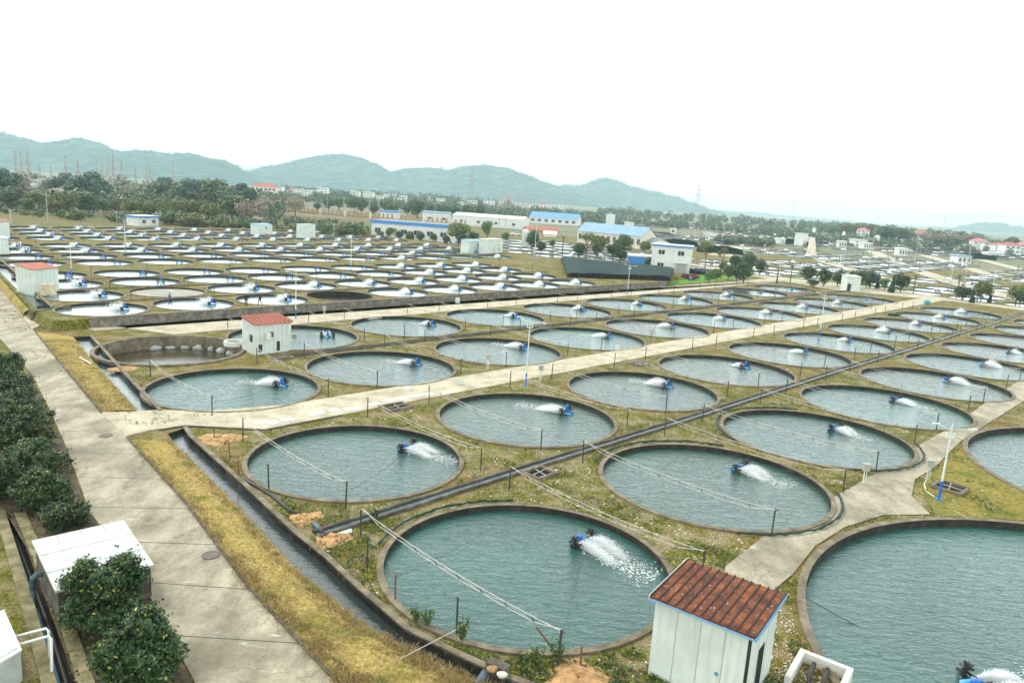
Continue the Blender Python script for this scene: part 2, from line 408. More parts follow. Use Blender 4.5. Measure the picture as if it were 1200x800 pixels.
MT['cloth_black'] = plain('black_cloth', (.012,.012,.014), .9, .2, 8)
MT['cloth_blue'] = plain('blue_cloth', (.04,.13,.34), .9, .2, 8)
MT['car1'] = plain('black_car_paint', (.012,.014,.018), .25, .1, 2)
MT['car2'] = plain('navy_car_paint', (.018,.04,.07), .25, .1, 2)
MT['car3'] = plain('white_car_paint', (.75,.76,.76), .25, .05, 2)

# ------------------------------------------------------------------ layout: where the ponds are
TZ = 1.0                                               # the raised terrace of small ponds
ROWS = [('between black ditch and concrete lane', 20.8), ('between tan path and black ditch', 36.7),
        ('along far side of tan path', 56.0), ('at foot of stone wall', 72.5)]
big_ponds = []                                         # (row, i, u, v, R)
for r, (d, v) in enumerate(ROWS):
    for i in range(10):
        if r == 3 and i == 0: continue
        u = 24.9 + 15.5 * i
        if r == 0 and i == 0: u = 23.5
        R = 6.55 if i == 0 else (6.85 if i < 3 else 7.1)
        if r == 3: R = 6.8
        if (r, i) == (2, 0): u = 25.9
        if r == 1: v = 36.9; R -= .12
        big_ponds.append((r, i, u, v, R))
DRY = (27.0, 72.0, 6.5)
LAKES = [(Vector((28.1, 24.7, 0)), 15.3), (Vector((47.3, 47.9, 0)), 13.4)]
TROWS = [92.0, 103.0, 114.2, 124.4, 140.2, 151.0, 162.2, 173.4, 190.8, 202.1, 213.4, 224.7]
small_ponds = []                                       # (row, i, u, v, R)
for r, v in enumerate(TROWS):
    for i in range(13):
        u = 27.0 + .085 * (v - 92) + 10.52 * i
        lim = 125 if v < 128 else 149
        if u + 4 > lim: continue
        if v > 185 and u > 145 - (v - 190) * .2: continue
        small_ponds.append((r, i, u, v, 4.72))
far_ponds = []                                         # (field, row, i, u, v, R)
for r in range(9):
    for i in range(6):
        u = 200 + i * 11.5 + (8 if i > 2 else 0); v = 20 + r * 11.5 + (6 if r > 4 else 0)
        far_ponds.append((0, r, i, u, v, 5.2))
for r in range(8):
    for i in range(7):
        u = 168 + i * 11.5; v = 126 + r * 11.5
        if v < 132 and u < 215: continue
        if u > 236: continue
        far_ponds.append((1, r, i, u, v, 5.2))

# canals, traced on the ground
c1L = [(197,508),(205,520),(240,556),(275,590),(330,648),(352,672),(385,700),(430,735),(490,768),(545,793),(640,832)]
c1R = [(215,502),(222,513),(285,570),(344,626),(380,655),(417,690),(475,740),(530,768),(580,791),(600,800),(690,834)]
c2L = [(86,395),(110,424),(135,454),(162,482)]
c2R = [(105,394),(130,422),(157,452),(186,482)]
c3L = [(-45,272),(-20,298),(3,322),(24,343),(42,362)]
c3R = [(-30,272),(-8,298),(15,318),(40,342),(60,361)]
G = lambda L: [at(x, y) for x, y in L]
GT = lambda L: [at(x, y, TZ) for x, y in L]
canals = [(G(c1L), G(c1R)), (G(c2L), G(c2R)), (GT(c3L), GT(c3R))]
tr_a = [(6,600),(22,650),(42,715),(72,820)]; tr_b = [(17,604),(40,660),(66,722),(100,830)]
trench = (G(tr_a), G(tr_b))

def inside(p, poly):
    x, y = p[0], p[1]; c = False; n = len(poly)
    for i in range(n):
        a, b = poly[i], poly[(i+1) % n]
        if (a[1] > y) != (b[1] > y) and x < (b[0]-a[0])*(y-a[1])/(b[1]-a[1]) + a[0]: c = not c
    return c
def holed_sheet(outer, circles, polys, z, grid=None):
    vs, es, = [], []
    def loop(pts):
        o = len(vs); n = len(pts)
        for p in pts: vs.append(Vector((p[0], p[1])))
        for i in range(n): es.append((o+i, o+(i+1) % n))
    loop(outer)
    for c, R, n in circles: loop([(c[0]+R*math.cos(2*math.pi*k/n), c[1]+R*math.sin(2*math.pi*k/n)) for k in range(n)])
    for p in polys: loop(p)
    if grid: vs.extend(Vector(g) for g in grid)
    cl_loops = [[(c[0]+R*math.cos(2*math.pi*k/n), c[1]+R*math.sin(2*math.pi*k/n)) for k in range(n)] for c, R, n in circles]
    v2, e2, f2 = delaunay_2d_cdt(vs, es, [], 0, 1e-4)[:3]
    keep = []
    for f in f2:
        cx = sum(v2[i].x for i in f)/len(f); cy = sum(v2[i].y for i in f)/len(f)
        if not inside((cx, cy), outer): continue
        if any((cx-c[0])**2 + (cy-c[1])**2 < R*R and inside((cx, cy), lp) for (c, R, n), lp in zip(circles, cl_loops)): continue
        if any(inside((cx, cy), p) for p in polys): continue
        keep.append(tuple(f))
    return [(q.x, q.y, z) for q in v2], keep

circ = []
for r, i, u, v, R in big_ponds: p = uv(u, v); circ.append(((p.x, p.y), R + .12, 40))
p = uv(DRY[0], DRY[1]); circ.append(((p.x, p.y), DRY[2] + .12, 36))
for c, R in LAKES: circ.append(((c.x, c.y), R + .12, 56))
for f, r, i, u, v, R in far_ponds: p = uv(u, v); circ.append(((p.x, p.y), R + .1, 20))
polys = [[(q.x, q.y) for q in L] + [(q.x, q.y) for q in reversed(Rr)] for L, Rr in canals[:2] + [trench]]
outer = [(-4000, -60), (4500, -60), (9000, 9000), (-8000, 9000)]
vs, fs = holed_sheet(outer, circ, polys, 0.0)
b = MB(); b.v = vs; b.f = [list(f) for f in fs]; b.m = [0]*len(fs); b.sm = [False]*len(fs)
tag(b.build('ground', MT['ground']), None, None, None, 'structure')

# terrace sheet
c3e = [touv(q) for q in canals[2][0]]; c3e = [(a-.35, c) for a, c in c3e]
terr = [(c3e[-1][0], 86.6), (136, 86.6), (131, 96), (152, 94), (168, 108), (151, 140), (151, 236), (36, 236)] + c3e
tp = [uv(a, c) for a, c in terr]
tcirc = []
for r, i, u, v, R in small_ponds: p = uv(u, v); tcirc.append(((p.x, p.y), R + .08, 28))
tout = [(q.x, q.y) for q in tp]
vs, fs = holed_sheet(tout, tcirc, [[(q.x, q.y) for q in canals[2][0]] + [(q.x, q.y) for q in reversed(canals[2][1])]], TZ)
b = MB(); b.v = vs; b.f = [list(f) for f in fs]; b.m = [0]*len(fs); b.sm = [False]*len(fs)
n = len(tp)
for i in range(n):                                        # its sides slope down to the ground
    a, c = tp[i], tp[(i+1) % n]; cen = sum(tp, Vector()) / n
    def outw(q, k=.9): d = (q - cen).normalized(); return (q.x + d.x*k, q.y + d.y*k, -.3)
    b.add([(a.x, a.y, TZ), (c.x, c.y, TZ), outw(c), outw(a)], [(0, 1, 2, 3)])
tag(b.build('terrace_ground', MT['ground']), None, None, None, 'structure')

# ------------------------------------------------------------------ roads, paths, verges
def sheet(name, pts, mat, z, kind='structure', grid=None):
    b = MB(); b.poly(pts, z); return tag(b.build(name, mat), None, None, None, kind)
def cut_sheet(name, pts, mat, z):
    vs, fs = holed_sheet([(q.x, q.y) for q in pts], [(c, R + .1, 40) for c, R, n in circ if n >= 40], [], z)
    b = MB(); b.v = vs; b.f = [list(f) for f in fs]; b.m = [0]*len(fs); b.sm = [False]*len(fs)
    return tag(b.build(name, mat), None, None, None, 'structure')
def ribbon(b, P, w0, w1, z0, z1):
    n = len(P); Lf, Rt = [], []
    for i, q in enumerate(P):
        t = (P[min(i+1, n-1)] - P[max(i-1, 0)]).normalized(); nn = Vector((-t.y, t.x, 0))
        Lf.append(q + nn*w0); Rt.append(q + nn*w1)
    vs = []; fs = []
    for i in range(n):
        vs += [(Lf[i].x, Lf[i].y, z0), (Rt[i].x, Rt[i].y, z0), (Rt[i].x, Rt[i].y, z1), (Lf[i].x, Lf[i].y, z1)]
    for i in range(n-1):
        o = i*4; k = o+4
        for j in range(4): fs.append((o+j, o+(j+1) % 4, k+(j+1) % 4, k+j))
    fs += [(3, 2, 1, 0), tuple((n-1)*4+j for j in range(4))]
    b.add(vs, fs)
def dense(P, step=1.5):
    o = []
    for i in range(len(P)-1):
        k = max(1, int((P[i+1]-P[i]).length/step))
        o += [P[i].lerp(P[i+1], j/k) for j in range(k)]
    return o + [P[-1]]
def strip_poly(L, Rr): return L + list(reversed(Rr))
def slab(name, pts, mat, z, drop=.12):                    # a road slab with a real edge
    b = MB(); n = len(pts)
    b.add([(q.x, q.y, z) for q in pts] + [(q.x, q.y, z - drop - .05) for q in pts], [tuple(range(n))] + [(i, i+n, (i+1) % n + n, (i+1) % n) for i in range(n)])
    return b
def ccw(pts):
    a = sum(pts[i].x*pts[(i+1) % len(pts)].y - pts[(i+1) % len(pts)].x*pts[i].y for i in range(len(pts)))
    return pts if a > 0 else list(reversed(pts))
roadR = [(470,890),(392,800),(290,690),(218,592),(147,512),(118,484),(76,433),(40,388),(0,338),(-60,268)]
roadL = [(262,890),(228,800),(165,680),(105,600),(76,520),(58,480),(38,440),(10,408),(-40,352),(-110,268)]
rp = ccw(strip_poly(G(roadR), G(roadL)))
b = slab('road', rp, None, .07)
kb = MB(); ribbon_pts = None
b.mi = 1
seg_n = 0
Lp, Rp = G(roadL), G(roadR)
def along(P, s):
    for i in range(len(P)-1):
        l = (P[i+1]-P[i]).length
        if s <= l: return P[i] + (P[i+1]-P[i]) * (s/l)
        s -= l
    return P[-1]
for k in range(1, 34):                                    # expansion joints, tar filled
    s = k*4.6 - 2.2
    if k in (9, 10): continue
    a = along(Lp, s*.97+.3); c = along(Rp, s)
    t = (along(Rp, s+.5) - c).normalized() * .03
    b.add([(a.x-t.x, a.y-t.y, .075), (c.x-t.x, c.y-t.y, .075), (c.x+t.x, c.y+t.y, .075), (a.x+t.x, a.y+t.y, .075)], [(0, 1, 2, 3)])
tag(b.build('road', [MT['road'], MT['dark']]), None, None, None, 'structure')
P1lo, P1up = 45.3, 49.6
p1 = [at(118,484), at(147,512), at(176,505), at(217,499), uv(23,45.2), uv(60, 45.4), uv(120, 45.6), uv(192, 45.6), uv(192, 49.8), uv(120, 49.6), uv(60, 49.2), uv(27, 49.6), uv(21, 51.4), at(190,481), at(158,483)]
b = slab('path', ccw(p1), None, .085)
b.build('tan_path', MT['path']); bpy.data.objects['tan_path']['kind'] = 'structure'
p2 = [at(38,386), at(56,378), at(82,376), uv(30, 79.3), uv(60, 79.2), uv(120, 80), uv(190, 82), uv(190, 87), uv(136, 85.4), uv(60, 84.8), uv(24, 84.6), at(20,363)]
b = slab('path', ccw(p2), None, .08)
b.build('wall_path', MT['path']); bpy.data.objects['wall_path']['kind'] = 'structure'
lane = [(870,800),(845,705),(850,664),(900,625),(950,597),(1000,570),(1042,545),(1080,520),(1120,498),(1160,468),(1200,443),(1260,405)]
laneR = [(890,800),(880,715),(930,672),(955,640),(990,618),(1035,604),(1090,603),(1068,582),(1072,562),(1095,548),(1125,518),(1160,495),(1200,470),(1290,420)]
cut_sheet('concrete_lane', ccw(strip_poly(G(lane), G(laneR))), MT['road'], .05)
pts = [uv(187, -60), uv(193.5, -60), uv(193.5, 46), uv(200, 60), uv(194, 92), uv(205, 120), uv(199, 122), uv(187, 94), uv(178, 66), uv(187, 44)]
sheet('cross_road', ccw(pts), MT['path'], .05)
pts = [uv(150.5, 140), uv(163, 112), uv(190, 100), uv(187, 92), uv(196, 92), uv(197, 104), uv(167, 118), uv(156, 142), uv(156, 236), uv(150.5, 236)]
sheet('yard_road', ccw(pts), MT['path'], .045)
for k, (L, wd) in enumerate([([(940,297),(985,312),(1045,330)], 3.2), ([(1015,291),(1060,312),(1120,332),(1200,352)], 3.6), ([(1080,298),(1150,319),(1200,332)], 3.2), ([(1137,301),(1200,317)], 3.2), ([(845,300),(872,288),(893,278)], 5)]):
    q = G(L); b = MB()
    for i in range(len(q)-1):
        t = (q[i+1]-q[i]).normalized(); nn = Vector((-t.y, t.x, 0))*wd
        b.add([q[i]+nn, q[i]-nn, q[i+1]-nn, q[i+1]+nn], [(0, 1, 2, 3)])
    o = b.build('field_path', MT['path']); o.location.z = .03 + k*.004; o['kind'] = 'structure'
for k, (L, lab) in enumerate([([(450,866),(392,801),(290,691),(218,593),(148,514)], 'low dark kerb between the road and the near grass verge'), ([(118,485),(76,434),(40,389)], 'low dark kerb between the road and the grass verge by the drained pond')]):
    b = MB(); ribbon(b, dense(G(L), 1.2), .0, -.13, -.05, .13); tag(b.build('road_kerb', MT['wallc']), lab, 'kerb')
# grass verges between road and canals
def bank_sheet(name, L, Rr, mat, z0, lift, n=40, m=8, seed=3, z1=None):
    random.seed(seed); b = MB(); A = G(L); B = G(Rr) if z1 is None else GT(Rr)
    la = sum((A[i+1]-A[i]).length for i in range(len(A)-1)); lb = sum((B[i+1]-B[i]).length for i in range(len(B)-1))
    pts = []
    for i in range(n+1):
        a = along(A, la*i/n*.9999); c = along(B, lb*i/n*.9999)
        for j in range(m+1):
            q = a.lerp(c, j/m); s = math.sin(math.pi*j/m)
            pts.append((q.x, q.y, z0 + (0 if z1 is None else (z1-z0+.01)*j/m) + lift*s + rr(-.03, .03)*(1 if 0 < j < m else 0)))
    b.smooth = True
    b.add(pts, [(i*(m+1)+j, i*(m+1)+j+1, (i+1)*(m+1)+j+1, (i+1)*(m+1)+j) for i in range(n) for j in range(m)])
    o = b.build(name, mat); o['kind'] = 'structure'; return o
bank_sheet('grass_verge', [(148,516),(218,594),(290,692),(392,802),(450,870)], [(205,520),(275,590),(352,672),(430,735),(545,793),(640,832)], MT['dry_grass'], .03, .16, 60, 12)
bank_sheet('grass_verge', [(41,390),(76,433),(117,484)], [(86,395),(110,424),(162,482)], MT['dry_grass'], .03, .12)
bank_sheet('grass_verge', [(-60,268),(0,338),(26,370)], [(-51,270),(-4,321),(34,363)], MT['dry_grass'], .08, .12, z1=TZ)
sheet('shrub_bed', ccw(G([(226,800),(163,680),(103,600),(74,520),(40,450),(-20,420),(-60,520),(0,590),(30,640),(60,720),(100,830),(240,830)])), MT['soil'], .02)
sheet('lawn', ccw([uv(140, 88), uv(178, 90), uv(172, 99), uv(153, 93), uv(139, 92)]), MT['lawn'], .03)
cut_sheet('lawn', ccw(G([(1072,570),(1100,548),(1130,522),(1150,535),(1185,560),(1240,590),(1250,612),(1150,607),(1100,604)])), MT['mixed_grass'], .02)
sheet('lawn', ccw([uv(196, 55), uv(196, 90), uv(199, 90), uv(203, 60)]), MT['lawn'], .03)
sheet('embankment', ccw([uv(30, 236), uv(150, 236), uv(150, 262), uv(40, 290), uv(20, 262)]), MT['bank'], .05)
sheet('rough_grass', ccw([uv(160, 200), uv(240, 236), uv(240, 330), uv(60, 420), uv(-120, 300), uv(32, 262), uv(150, 236)]), MT['bank'], .03)
sheet('far_fields', ccw([Vector((-2500, 520, 0)), uv(260, 300), uv(290, 140), uv(340, 20), Vector((900, 180, 0)), Vector((6000, 900, 0)), Vector((6000, 6000, 0)), Vector((-5000, 6000, 0))]), MT['far_field'], .02)

# ------------------------------------------------------------------ canals: water, walls
CW = ['long dark concrete wall of the canal beside the big near ponds', 'short concrete canal wall beside the half drained pond', 'concrete canal wall running past the rusty roofed hut on the terrace']
for k, (L, Rr) in enumerate(canals):
    zo = TZ if k == 2 else 0.0
    pts = [Vector(q) for q in L] + [Vector(q) for q in reversed(Rr)]
    cen = sum(pts, Vector())/len(pts)
    wide = strip_poly([q + (q-Rr[i]).normalized()*.6 for i, q in enumerate(L)], [q + (q-L[i]).normalized()*.3 for i, q in enumerate(Rr)])
    sheet('canal_water', ccw(wide), MT['water_c'], zo - .30)
    b = MB(); n = len(pts)                                # earth bank and ends of the cut
    b.add([(q.x, q.y, zo+.02) for q in pts] + [(q.x, q.y, zo-1.3) for q in pts], [(i, (i+1) % n, (i+1) % n+n, i+n) for i in range(n)])
    tag(b.build('canal_bank', MT['rim_in']), None, None, None, 'structure')
    b = MB(); D = dense(Rr)
    ribbon(b, D, .22, .0, zo-1.3, zo+.10); wl = b.build('canal_wall', MT['wallc'])
    b = MB(); ribbon(b, D, .25, -.03, zo+.103, zo+.16); b.build('wall_cap', MT['rim'], wl)
    tag(wl, CW[k], 'wall')
# bridge end of the path over the first canal
b = MB()
ribbon(b, [at(186,504), at(217,499), uv(23,45.2), uv(29,45.2)], -.02, -.2, -1.2, .092)
tag(b.build('culvert_headwall', MT['wallc']), 'dark stained concrete headwall where the canal ducks under the tan path', 'wall')
b = MB(); ribbon(b, [at(38,366,TZ), at(62,362,TZ), at(84,360,TZ)], 0, .3, -.3, TZ+.1)
tag(b.build('culvert_headwall', MT['wallc']), 'concrete edge above the canal by the black net mat', 'wall')
b = MB(); q = [at(43,360,TZ), at(60,359,TZ), at(79,379), at(52,381)]
b.add([(p.x, p.y, p.z+.16) for p in q] + [(p.x, p.y, .02) for p in q], [(0,1,2,3), (0,4,5,1), (1,5,6,2), (2,6,7,3), (3,7,4,0)])
tag(b.build('net_mat', MT['tarp']), 'black net mat laid over the canal beside the path corner', 'mat')

# trench at the lower corner with its mossy walls
wide = strip_poly([q + Vector((-.3,0,0)) for q in trench[0]], [q + Vector((.3,0,0)) for q in trench[1]])
sheet('trench_bottom', ccw(wide), MT['rim_in'], -.95)
TL = ['outer mossy kerb wall of the pipe trench, next to the white cabinet', 'inner mossy kerb wall of the pipe trench, next to the panel roofed shed']
for k, P in enumerate(trench):
    b = MB(); D = dense(P, 1.0)
    if k == 0: ribbon(b, D, 0, -.42, -1, .12)
    else: ribbon(b, D, .45, 0, -1, .12)
    tag(b.build('trench_wall', MT['moss']), TL[k], 'wall')
for k, off in enumerate((.3, .7)):
    b = MB(); pts = [trench[0][i].lerp(trench[1][i], off) + Vector((0,0,-.72)) for i in range(4)]
    b.tube(pts, .055 + .02*k, 8)
    tag(b.build('trench_pipe', MT['bpipe' if k == 0 else 'dark']), ['pale blue pipe lying in the narrow trench', 'dark pipe lying in the narrow trench'][k], 'pipe')

pts = list(trench[0]) + list(reversed(trench[1])); b = MB(); n = len(pts)
b.add([(q.x, q.y, .02) for q in pts] + [(q.x, q.y, -1.3) for q in pts], [(i, (i+1) % n, (i+1) % n+n, i+n) for i in range(n)])
tag(b.build('trench_side', MT['rim_in']), None, None, None, 'structure')
# ditches between the pond rows
DL = {29.3: 'long black drainage ditch with pale water running straight between the two near pond rows', 64.3: 'narrow dark ditch running between the two pond rows before the stone wall'}
for v, lab in DL.items():
    b = MB(); u0 = 17.6 if v < 40 else 34
    e = thing('drain_ditch', lab, 'ditch', uv(u0, v))
    P = [uv(u0 + k*4, v + .35*math.sin(k*.5)*.2) - uv(u0, v) for k in range(int((186-u0)/4))]
    b = MB(); ribbon(b, P, .40, .24, -.2, .18); b.build('ditch_wall', MT['wallc'], e)
    b = MB(); ribbon(b, P, -.24, -.40, -.2, .17); b.build('ditch_wall', MT['wallc'], e)
    b = MB(); ribbon(b, P, .24, -.24, -.2, .07); b.build('water', MT['water_c' if v < 40 else 'water_c'], e)
TD = ['first', 'second', 'third']
for k, v in enumerate((97.5, 108.6, 119.3, 145.6, 156.6, 167.8)):
    b = MB(); P = [uv(26+.085*(v-89)+j*5, v, 0) for j in range(20 if v < 125 else 24)]
    ribbon(b, P, .2, -.2, TZ-.2, TZ+.12)
    tag(b.build('terrace_kerb', MT['wallc']), f'low dark kerb behind the {ORD[k if k < 3 else k+1]} row of small ponds on the terrace', 'kerb')

# stone retaining wall
e = thing('retaining_wall', 'long dark stone retaining wall holding up the terrace of small ponds', 'wall', uv(24, 86.45))
b = MB(); P = [uv(24+k*4, 86.45) - uv(24, 86.45) for k in range(29)]
ribbon(b, P, .2, -.25, -.2, TZ+.05); b.build('stonework', MT['stone'], e)
b = MB(); ribbon(b, P, .26, -.32, TZ+.053, TZ+.17); b.build('coping', MT['rim'], e)

# ------------------------------------------------------------------ ponds
def rim_mesh(name, R, n, wd=.40, top=.16, dep=1.3, mats=None):
    b = MB(); b.smooth = False
    b.lathe([(R+wd, -.12), (R+wd, top), (R, top)], n)
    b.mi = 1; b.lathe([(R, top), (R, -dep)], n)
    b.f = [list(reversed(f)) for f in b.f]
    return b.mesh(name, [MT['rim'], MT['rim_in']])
def disc_mesh(name, R, n, z, mat):
    b = MB(); b.disc((0,0,z), R, n); return b.mesh(name, mat)
pond_cache = {}
MT['dry_bed'] = concrete_mat('dry_pond_bed', (.20,.19,.15), (.33,.31,.25), (.45,.43,.36), .8)
def pond(name, label, p, R, n, wd, zw, group, wmat='water'):
    key = (round(R,2), n, wd, zw, wmat)
    if key not in pond_cache:
        pond_cache[key] = (rim_mesh('rim', R, n, wd, .11 if R > 6 else .08), disc_mesh('water', R+.02, n, zw, MT[wmat]))
    e = thing(name, label, 'pond', p, 0, group)
    link('rim', pond_cache[key][0], e); link('water', pond_cache[key][1], e)
    return e
GR_BIG, GR_SM, GR_FAR = 'large round fish ponds', 'small round ponds on the terrace', 'distant round ponds'
for r, i, u, v, R in big_ponds:
    pond('fish_pond', f'large round fish pond, {ORD[i]} from the canal, {ROWS[r][0]}', uv(u, v, .0), R, 72, .30, -.22, GR_BIG, 'water_c' if (r, i) == (3, 8) else 'water')
LL = ['largest round fish pond beside the rusty roofed white shed', 'very large round pond behind the white and blue lamp post']
for k, (c, R) in enumerate(LAKES): pond('fish_pond', LL[k], c, R, 110, .36, -.32, GR_BIG)
TR = [f'in the {ORD[k]} row above the stone wall' for k in range(12)]
for r, i, u, v, R in small_ponds:
    odd = {(0, 3): ('empty black lined pond', -.85, 'black'), (1, 1): ('dry grey pond', -.18, 'dry_bed')}.get((r, i), ('small round pond', -.20, 'water_s'))
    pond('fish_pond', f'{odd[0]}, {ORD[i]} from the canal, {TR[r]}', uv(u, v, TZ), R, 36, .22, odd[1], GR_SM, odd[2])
for f, r, i, u, v, R in far_ponds:
    where = ['beyond the cross road', 'beyond the yard road'][f]
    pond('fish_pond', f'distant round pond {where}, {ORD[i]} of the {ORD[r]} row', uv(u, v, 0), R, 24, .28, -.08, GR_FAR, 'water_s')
# the half drained pond
u, v, R = DRY
e = thing('drained_pond', 'half drained round pond with murky water beside the white pump hut', 'pond', uv(u, v))
link('rim', rim_mesh('rim', R, 64, .35, .18, 1.9), e).data.materials[1] = MT['rim']
link('water', disc_mesh('water', R, 64, -1.15, MT['water_m']), e)
b = MB(); b.smooth = True                                  # mud shelf along the rear wall
for k in range(9):
    a = math.radians(25 + k*13); b.blob((math.cos(a)*(R-.35), math.sin(a)*(R-.35), -1.05), rr(.3,.7), rr(.3,.6), rr(.2,.5), 8, 5, .25)
b.build('fallen_render', MT['grey'], e)
b = MB(); b.lathe([(1.05, 0), (1.05, .45), (.85, .45), (.85, 0)], 28)
tag(b.build('well_ring', MT['slab'], None, uv(33.2, 71.6, 0)), 'pale concrete well ring between the drained pond and the white pump hut', 'well ring')

# ------------------------------------------------------------------ paddlewheel aerators
def droplets(b, n, L, H, W, s0, s1, seed, two=True, big=False):
    random.seed(seed)
    for k in range(n):
        t = random.random() ** 1.25                        # distance along the throw
        side = (random.choice((-1, 1)) * .52) if two else 0
        spread = .07 + .40 * t
        x = .25 + L*t + random.gauss(0, .12); y = side + random.gauss(0, spread*W)
        top = H * (4*t*(1-t)*.75 + .25*(1-t)) + .03
        z = abs(random.gauss(0, .55)) * top if random.random() < .8 else rr(0, top*1.5)
        r = rr(s0, s1) * (1.15 - .7*t)
        if big and random.random() < .25: r *= rr(1.3, 2.2); z *= rr(1, 1.5)
        q = (x, y, z)
        a = rr(0, 6.283); sq = .5 if z < .06 else rr(.8, 1.5)
        b.add([(q[0]+r*math.cos(a), q[1]+r*math.sin(a), q[2]-r*.5*sq), (q[0]+r*math.cos(a+2.09), q[1]+r*math.sin(a+2.09), q[2]-r*.5*sq), (q[0]+r*math.cos(a+4.19), q[1]+r*math.sin(a+4.19), q[2]-r*.5*sq), (q[0], q[1], q[2]+r*sq)],
              [(0,1,3), (1,2,3), (2,0,3), (2,1,0)])
def foam(b, n, L, W, seed):
    random.seed(seed)
    for k in range(n):
        t = random.random()**1.4; x = .1 + L*1.9*t; y = random.gauss(0, .35+.55*t)*max(W, .8)
        r = rr(.015, .075); m = 6; a0 = rr(0, 6)
        b.add([(x + math.cos(a0+j*6.283/m)*r*rr(.5,1.5), y + math.sin(a0+j*6.283/m)*r*rr(.3,.9), .006 + k*.00001) for j in range(m)], [tuple(range(m))])
def splash_mesh(name, n, L, H, W, s0, s1, seed, two=True, nf=120, big=None):
    b = MB(); droplets(b, n, L, H, W, s0, s1, seed, two, s0 > .015 if big is None else big); foam(b, nf, L, W, seed+1); return b.mesh(name, MT['foam'])
def aer_parts(low=False):
    P = []
    for s in (-1, 1):                                      # pontoons
        b = MB(); b.smooth = True
        b.tube([(-.62, s*.34, .03), (-.56, s*.34, .04), (.5, s*.34, .04), (.56, s*.34, .03)], [.05, .14, .14, .05] if low else [.04, .10, .10, .04], 10); P.append(('float', b.mesh('float', MT['floatb'])))
    b = MB(); b.box(-.12, .12, -.14, .14, .15, .28); b.smooth = True
    if low: b.tube([(-.42, 0, .30), (-.38, 0, .32), (-.02, 0, .32), (.02, 0, .30)], [.05, .12, .12, .06], 12)
    else: b.lathe([(0, .84), (.10, .81), (.13, .74), (.13, .32), (.10, .26)], 14)
    P.append(('motor_cover', b.mesh('motor_cover', MT['motor'])))
    b = MB(); b.tube([(.1, -.95, .30), (.1, .95, .30)], .025, 8); b.box(-.7, .7, -.03, .03, .17, .21); P.append(('axle', b.mesh('axle', MT['dark'])))
    for s in (-.85, .85):
        b = MB(); b.tube([(.1, s-.05, .30), (.1, s+.05, .30)], .10, 10)
        for k in range(8):
            a = k*math.pi/4; Mx = Matrix.Translation((.1, s, .30)) @ Matrix.Rotation(a, 4, 'Y')
            b.box(.08, .36, -.11, .11, -.018, .018, Mx); b.box(.30, .38, -.13, .13, -.05, .05, Mx)
        P.append(('paddle_wheel', b.mesh('paddle_wheel', MT['dark'])))
    return P
AP = aer_parts(); AP_LOW = aer_parts(True)
SPL = [splash_mesh('splash', 46000, 2.6, .50, .48, .005, .018, s, True, 1100) for s in (11, 23)]
SPL_M = splash_mesh('splash', 4000, 2.1, .60, .8, .016, .045, 31, True, 260)
SPL_S = splash_mesh('splash', 1000, 1.7, .62, .9, .03, .075, 47, True, 40, False)
def aerator(label, p, rz, splash, group, full=True):
    e = thing('paddlewheel_aerator', label, 'aerator', p, rz, group); e.scale = (.86, .86, .86)
    for nme, me in (AP if full else AP_LOW): link(nme, me, e)
    if splash:
        o = tag(link('splash', splash, e), None, None, None, 'stuff'); k = rr(.68, .98); o.scale = (k*rr(.85,1.15), k, k*rr(.8,1.15)); o.rotation_euler.z = rr(-.12,.12)
    return e
az_u = math.atan2(GU.y, GU.x)
GR_A = 'paddlewheel aerators on the large ponds'
random.seed(5)
for r, i, u, v, R in big_ponds:
    dirn = {0: -1.62, 1: 1.75, 2: 2.0, 3: 1.9}[r]           # which way the wheels throw
    if (r, i) == (1, 0): dirn = -1.45
    if (r, i) == (3, 1): dirn = 1.5
    if (r, i) in ((3, 8), (3, 9), (2, 9)): sp = None
    else: sp = SPL[i % 2] if (r < 3 and i < 5) else SPL_M
    if (r, i) in ((0, 6), (1, 8), (2, 5)): sp = SPL_M
    du = 4.2
    aerator(f'paddlewheel aerator, {ORD[i]} pond from canal, {ROWS[r][0]}', uv(u+du+rr(-.2,.2), v+rr(-.5,.4), -.21), az_u + dirn + rr(-.2,.2), sp, GR_A, r > 0 and (r, i) != (1, 0))
q = at(1148, 797)
aerator('blue paddlewheel aerator throwing spray on the largest pond, cut by the picture edge', Vector((q.x, q.y, -.30)), .25, SPL[0], GR_A, False)
# small aerators, one mesh each, as they are a few pixels high
b = MB(); mats = [MT['motor'], MT['dark'], MT['floatb']]
b.box(-.17, .17, -.17, .17, .3, 1.2); b.mi = 1
for s in (-.8, .8): b.tube([(0, s-.16, .32), (0, s+.16, .32)], .34, 8)
b.tube([(0, -.9, .32), (0, .9, .32)], .04, 6); b.mi = 2
for s in (-.38, .38): b.tube([(-.85, s, .06), (.85, s, .06)], .14, 6)
b.v = [(x*.6, y*.6, z*.62) for x, y, z in b.v]
AS = b.mesh('aerator_small', mats)
def small_aer(label, p, rz, sp, group):
    o = link('paddlewheel_aerator', AS, None, p, rz); tag(o, label, 'aerator', group)
    if sp: tag(link('splash', sp, o), None, None, None, 'stuff')
random.seed(9)
for r, i, u, v, R in small_ponds:
    if (r, i) == (0, 3): continue                          # the black-lined empty pond
    if (r, i) == (1, 1): continue
    spray = r in (0, 1, 6, 7, 8, 9, 10, 11) or (r in (2, 3) and i >= 6) or (r == 2 and i == 0)
    if r in (4, 5): spray = rnd() < .12
    if r in (2, 3, 4, 5) and not spray: rz = az_u + math.pi/2 + rr(-.2, .2) - .5
    else: rz = az_u + 2.2 + rr(-.3, .3)
    small_aer(f'small aerator on the {ORD[i]} pond from the canal, {ORD[r]} row above stone wall', uv(u+2.3, v+rr(-.3,.3), TZ-.15), rz, SPL_S if spray else None, 'small aerators on the terrace')
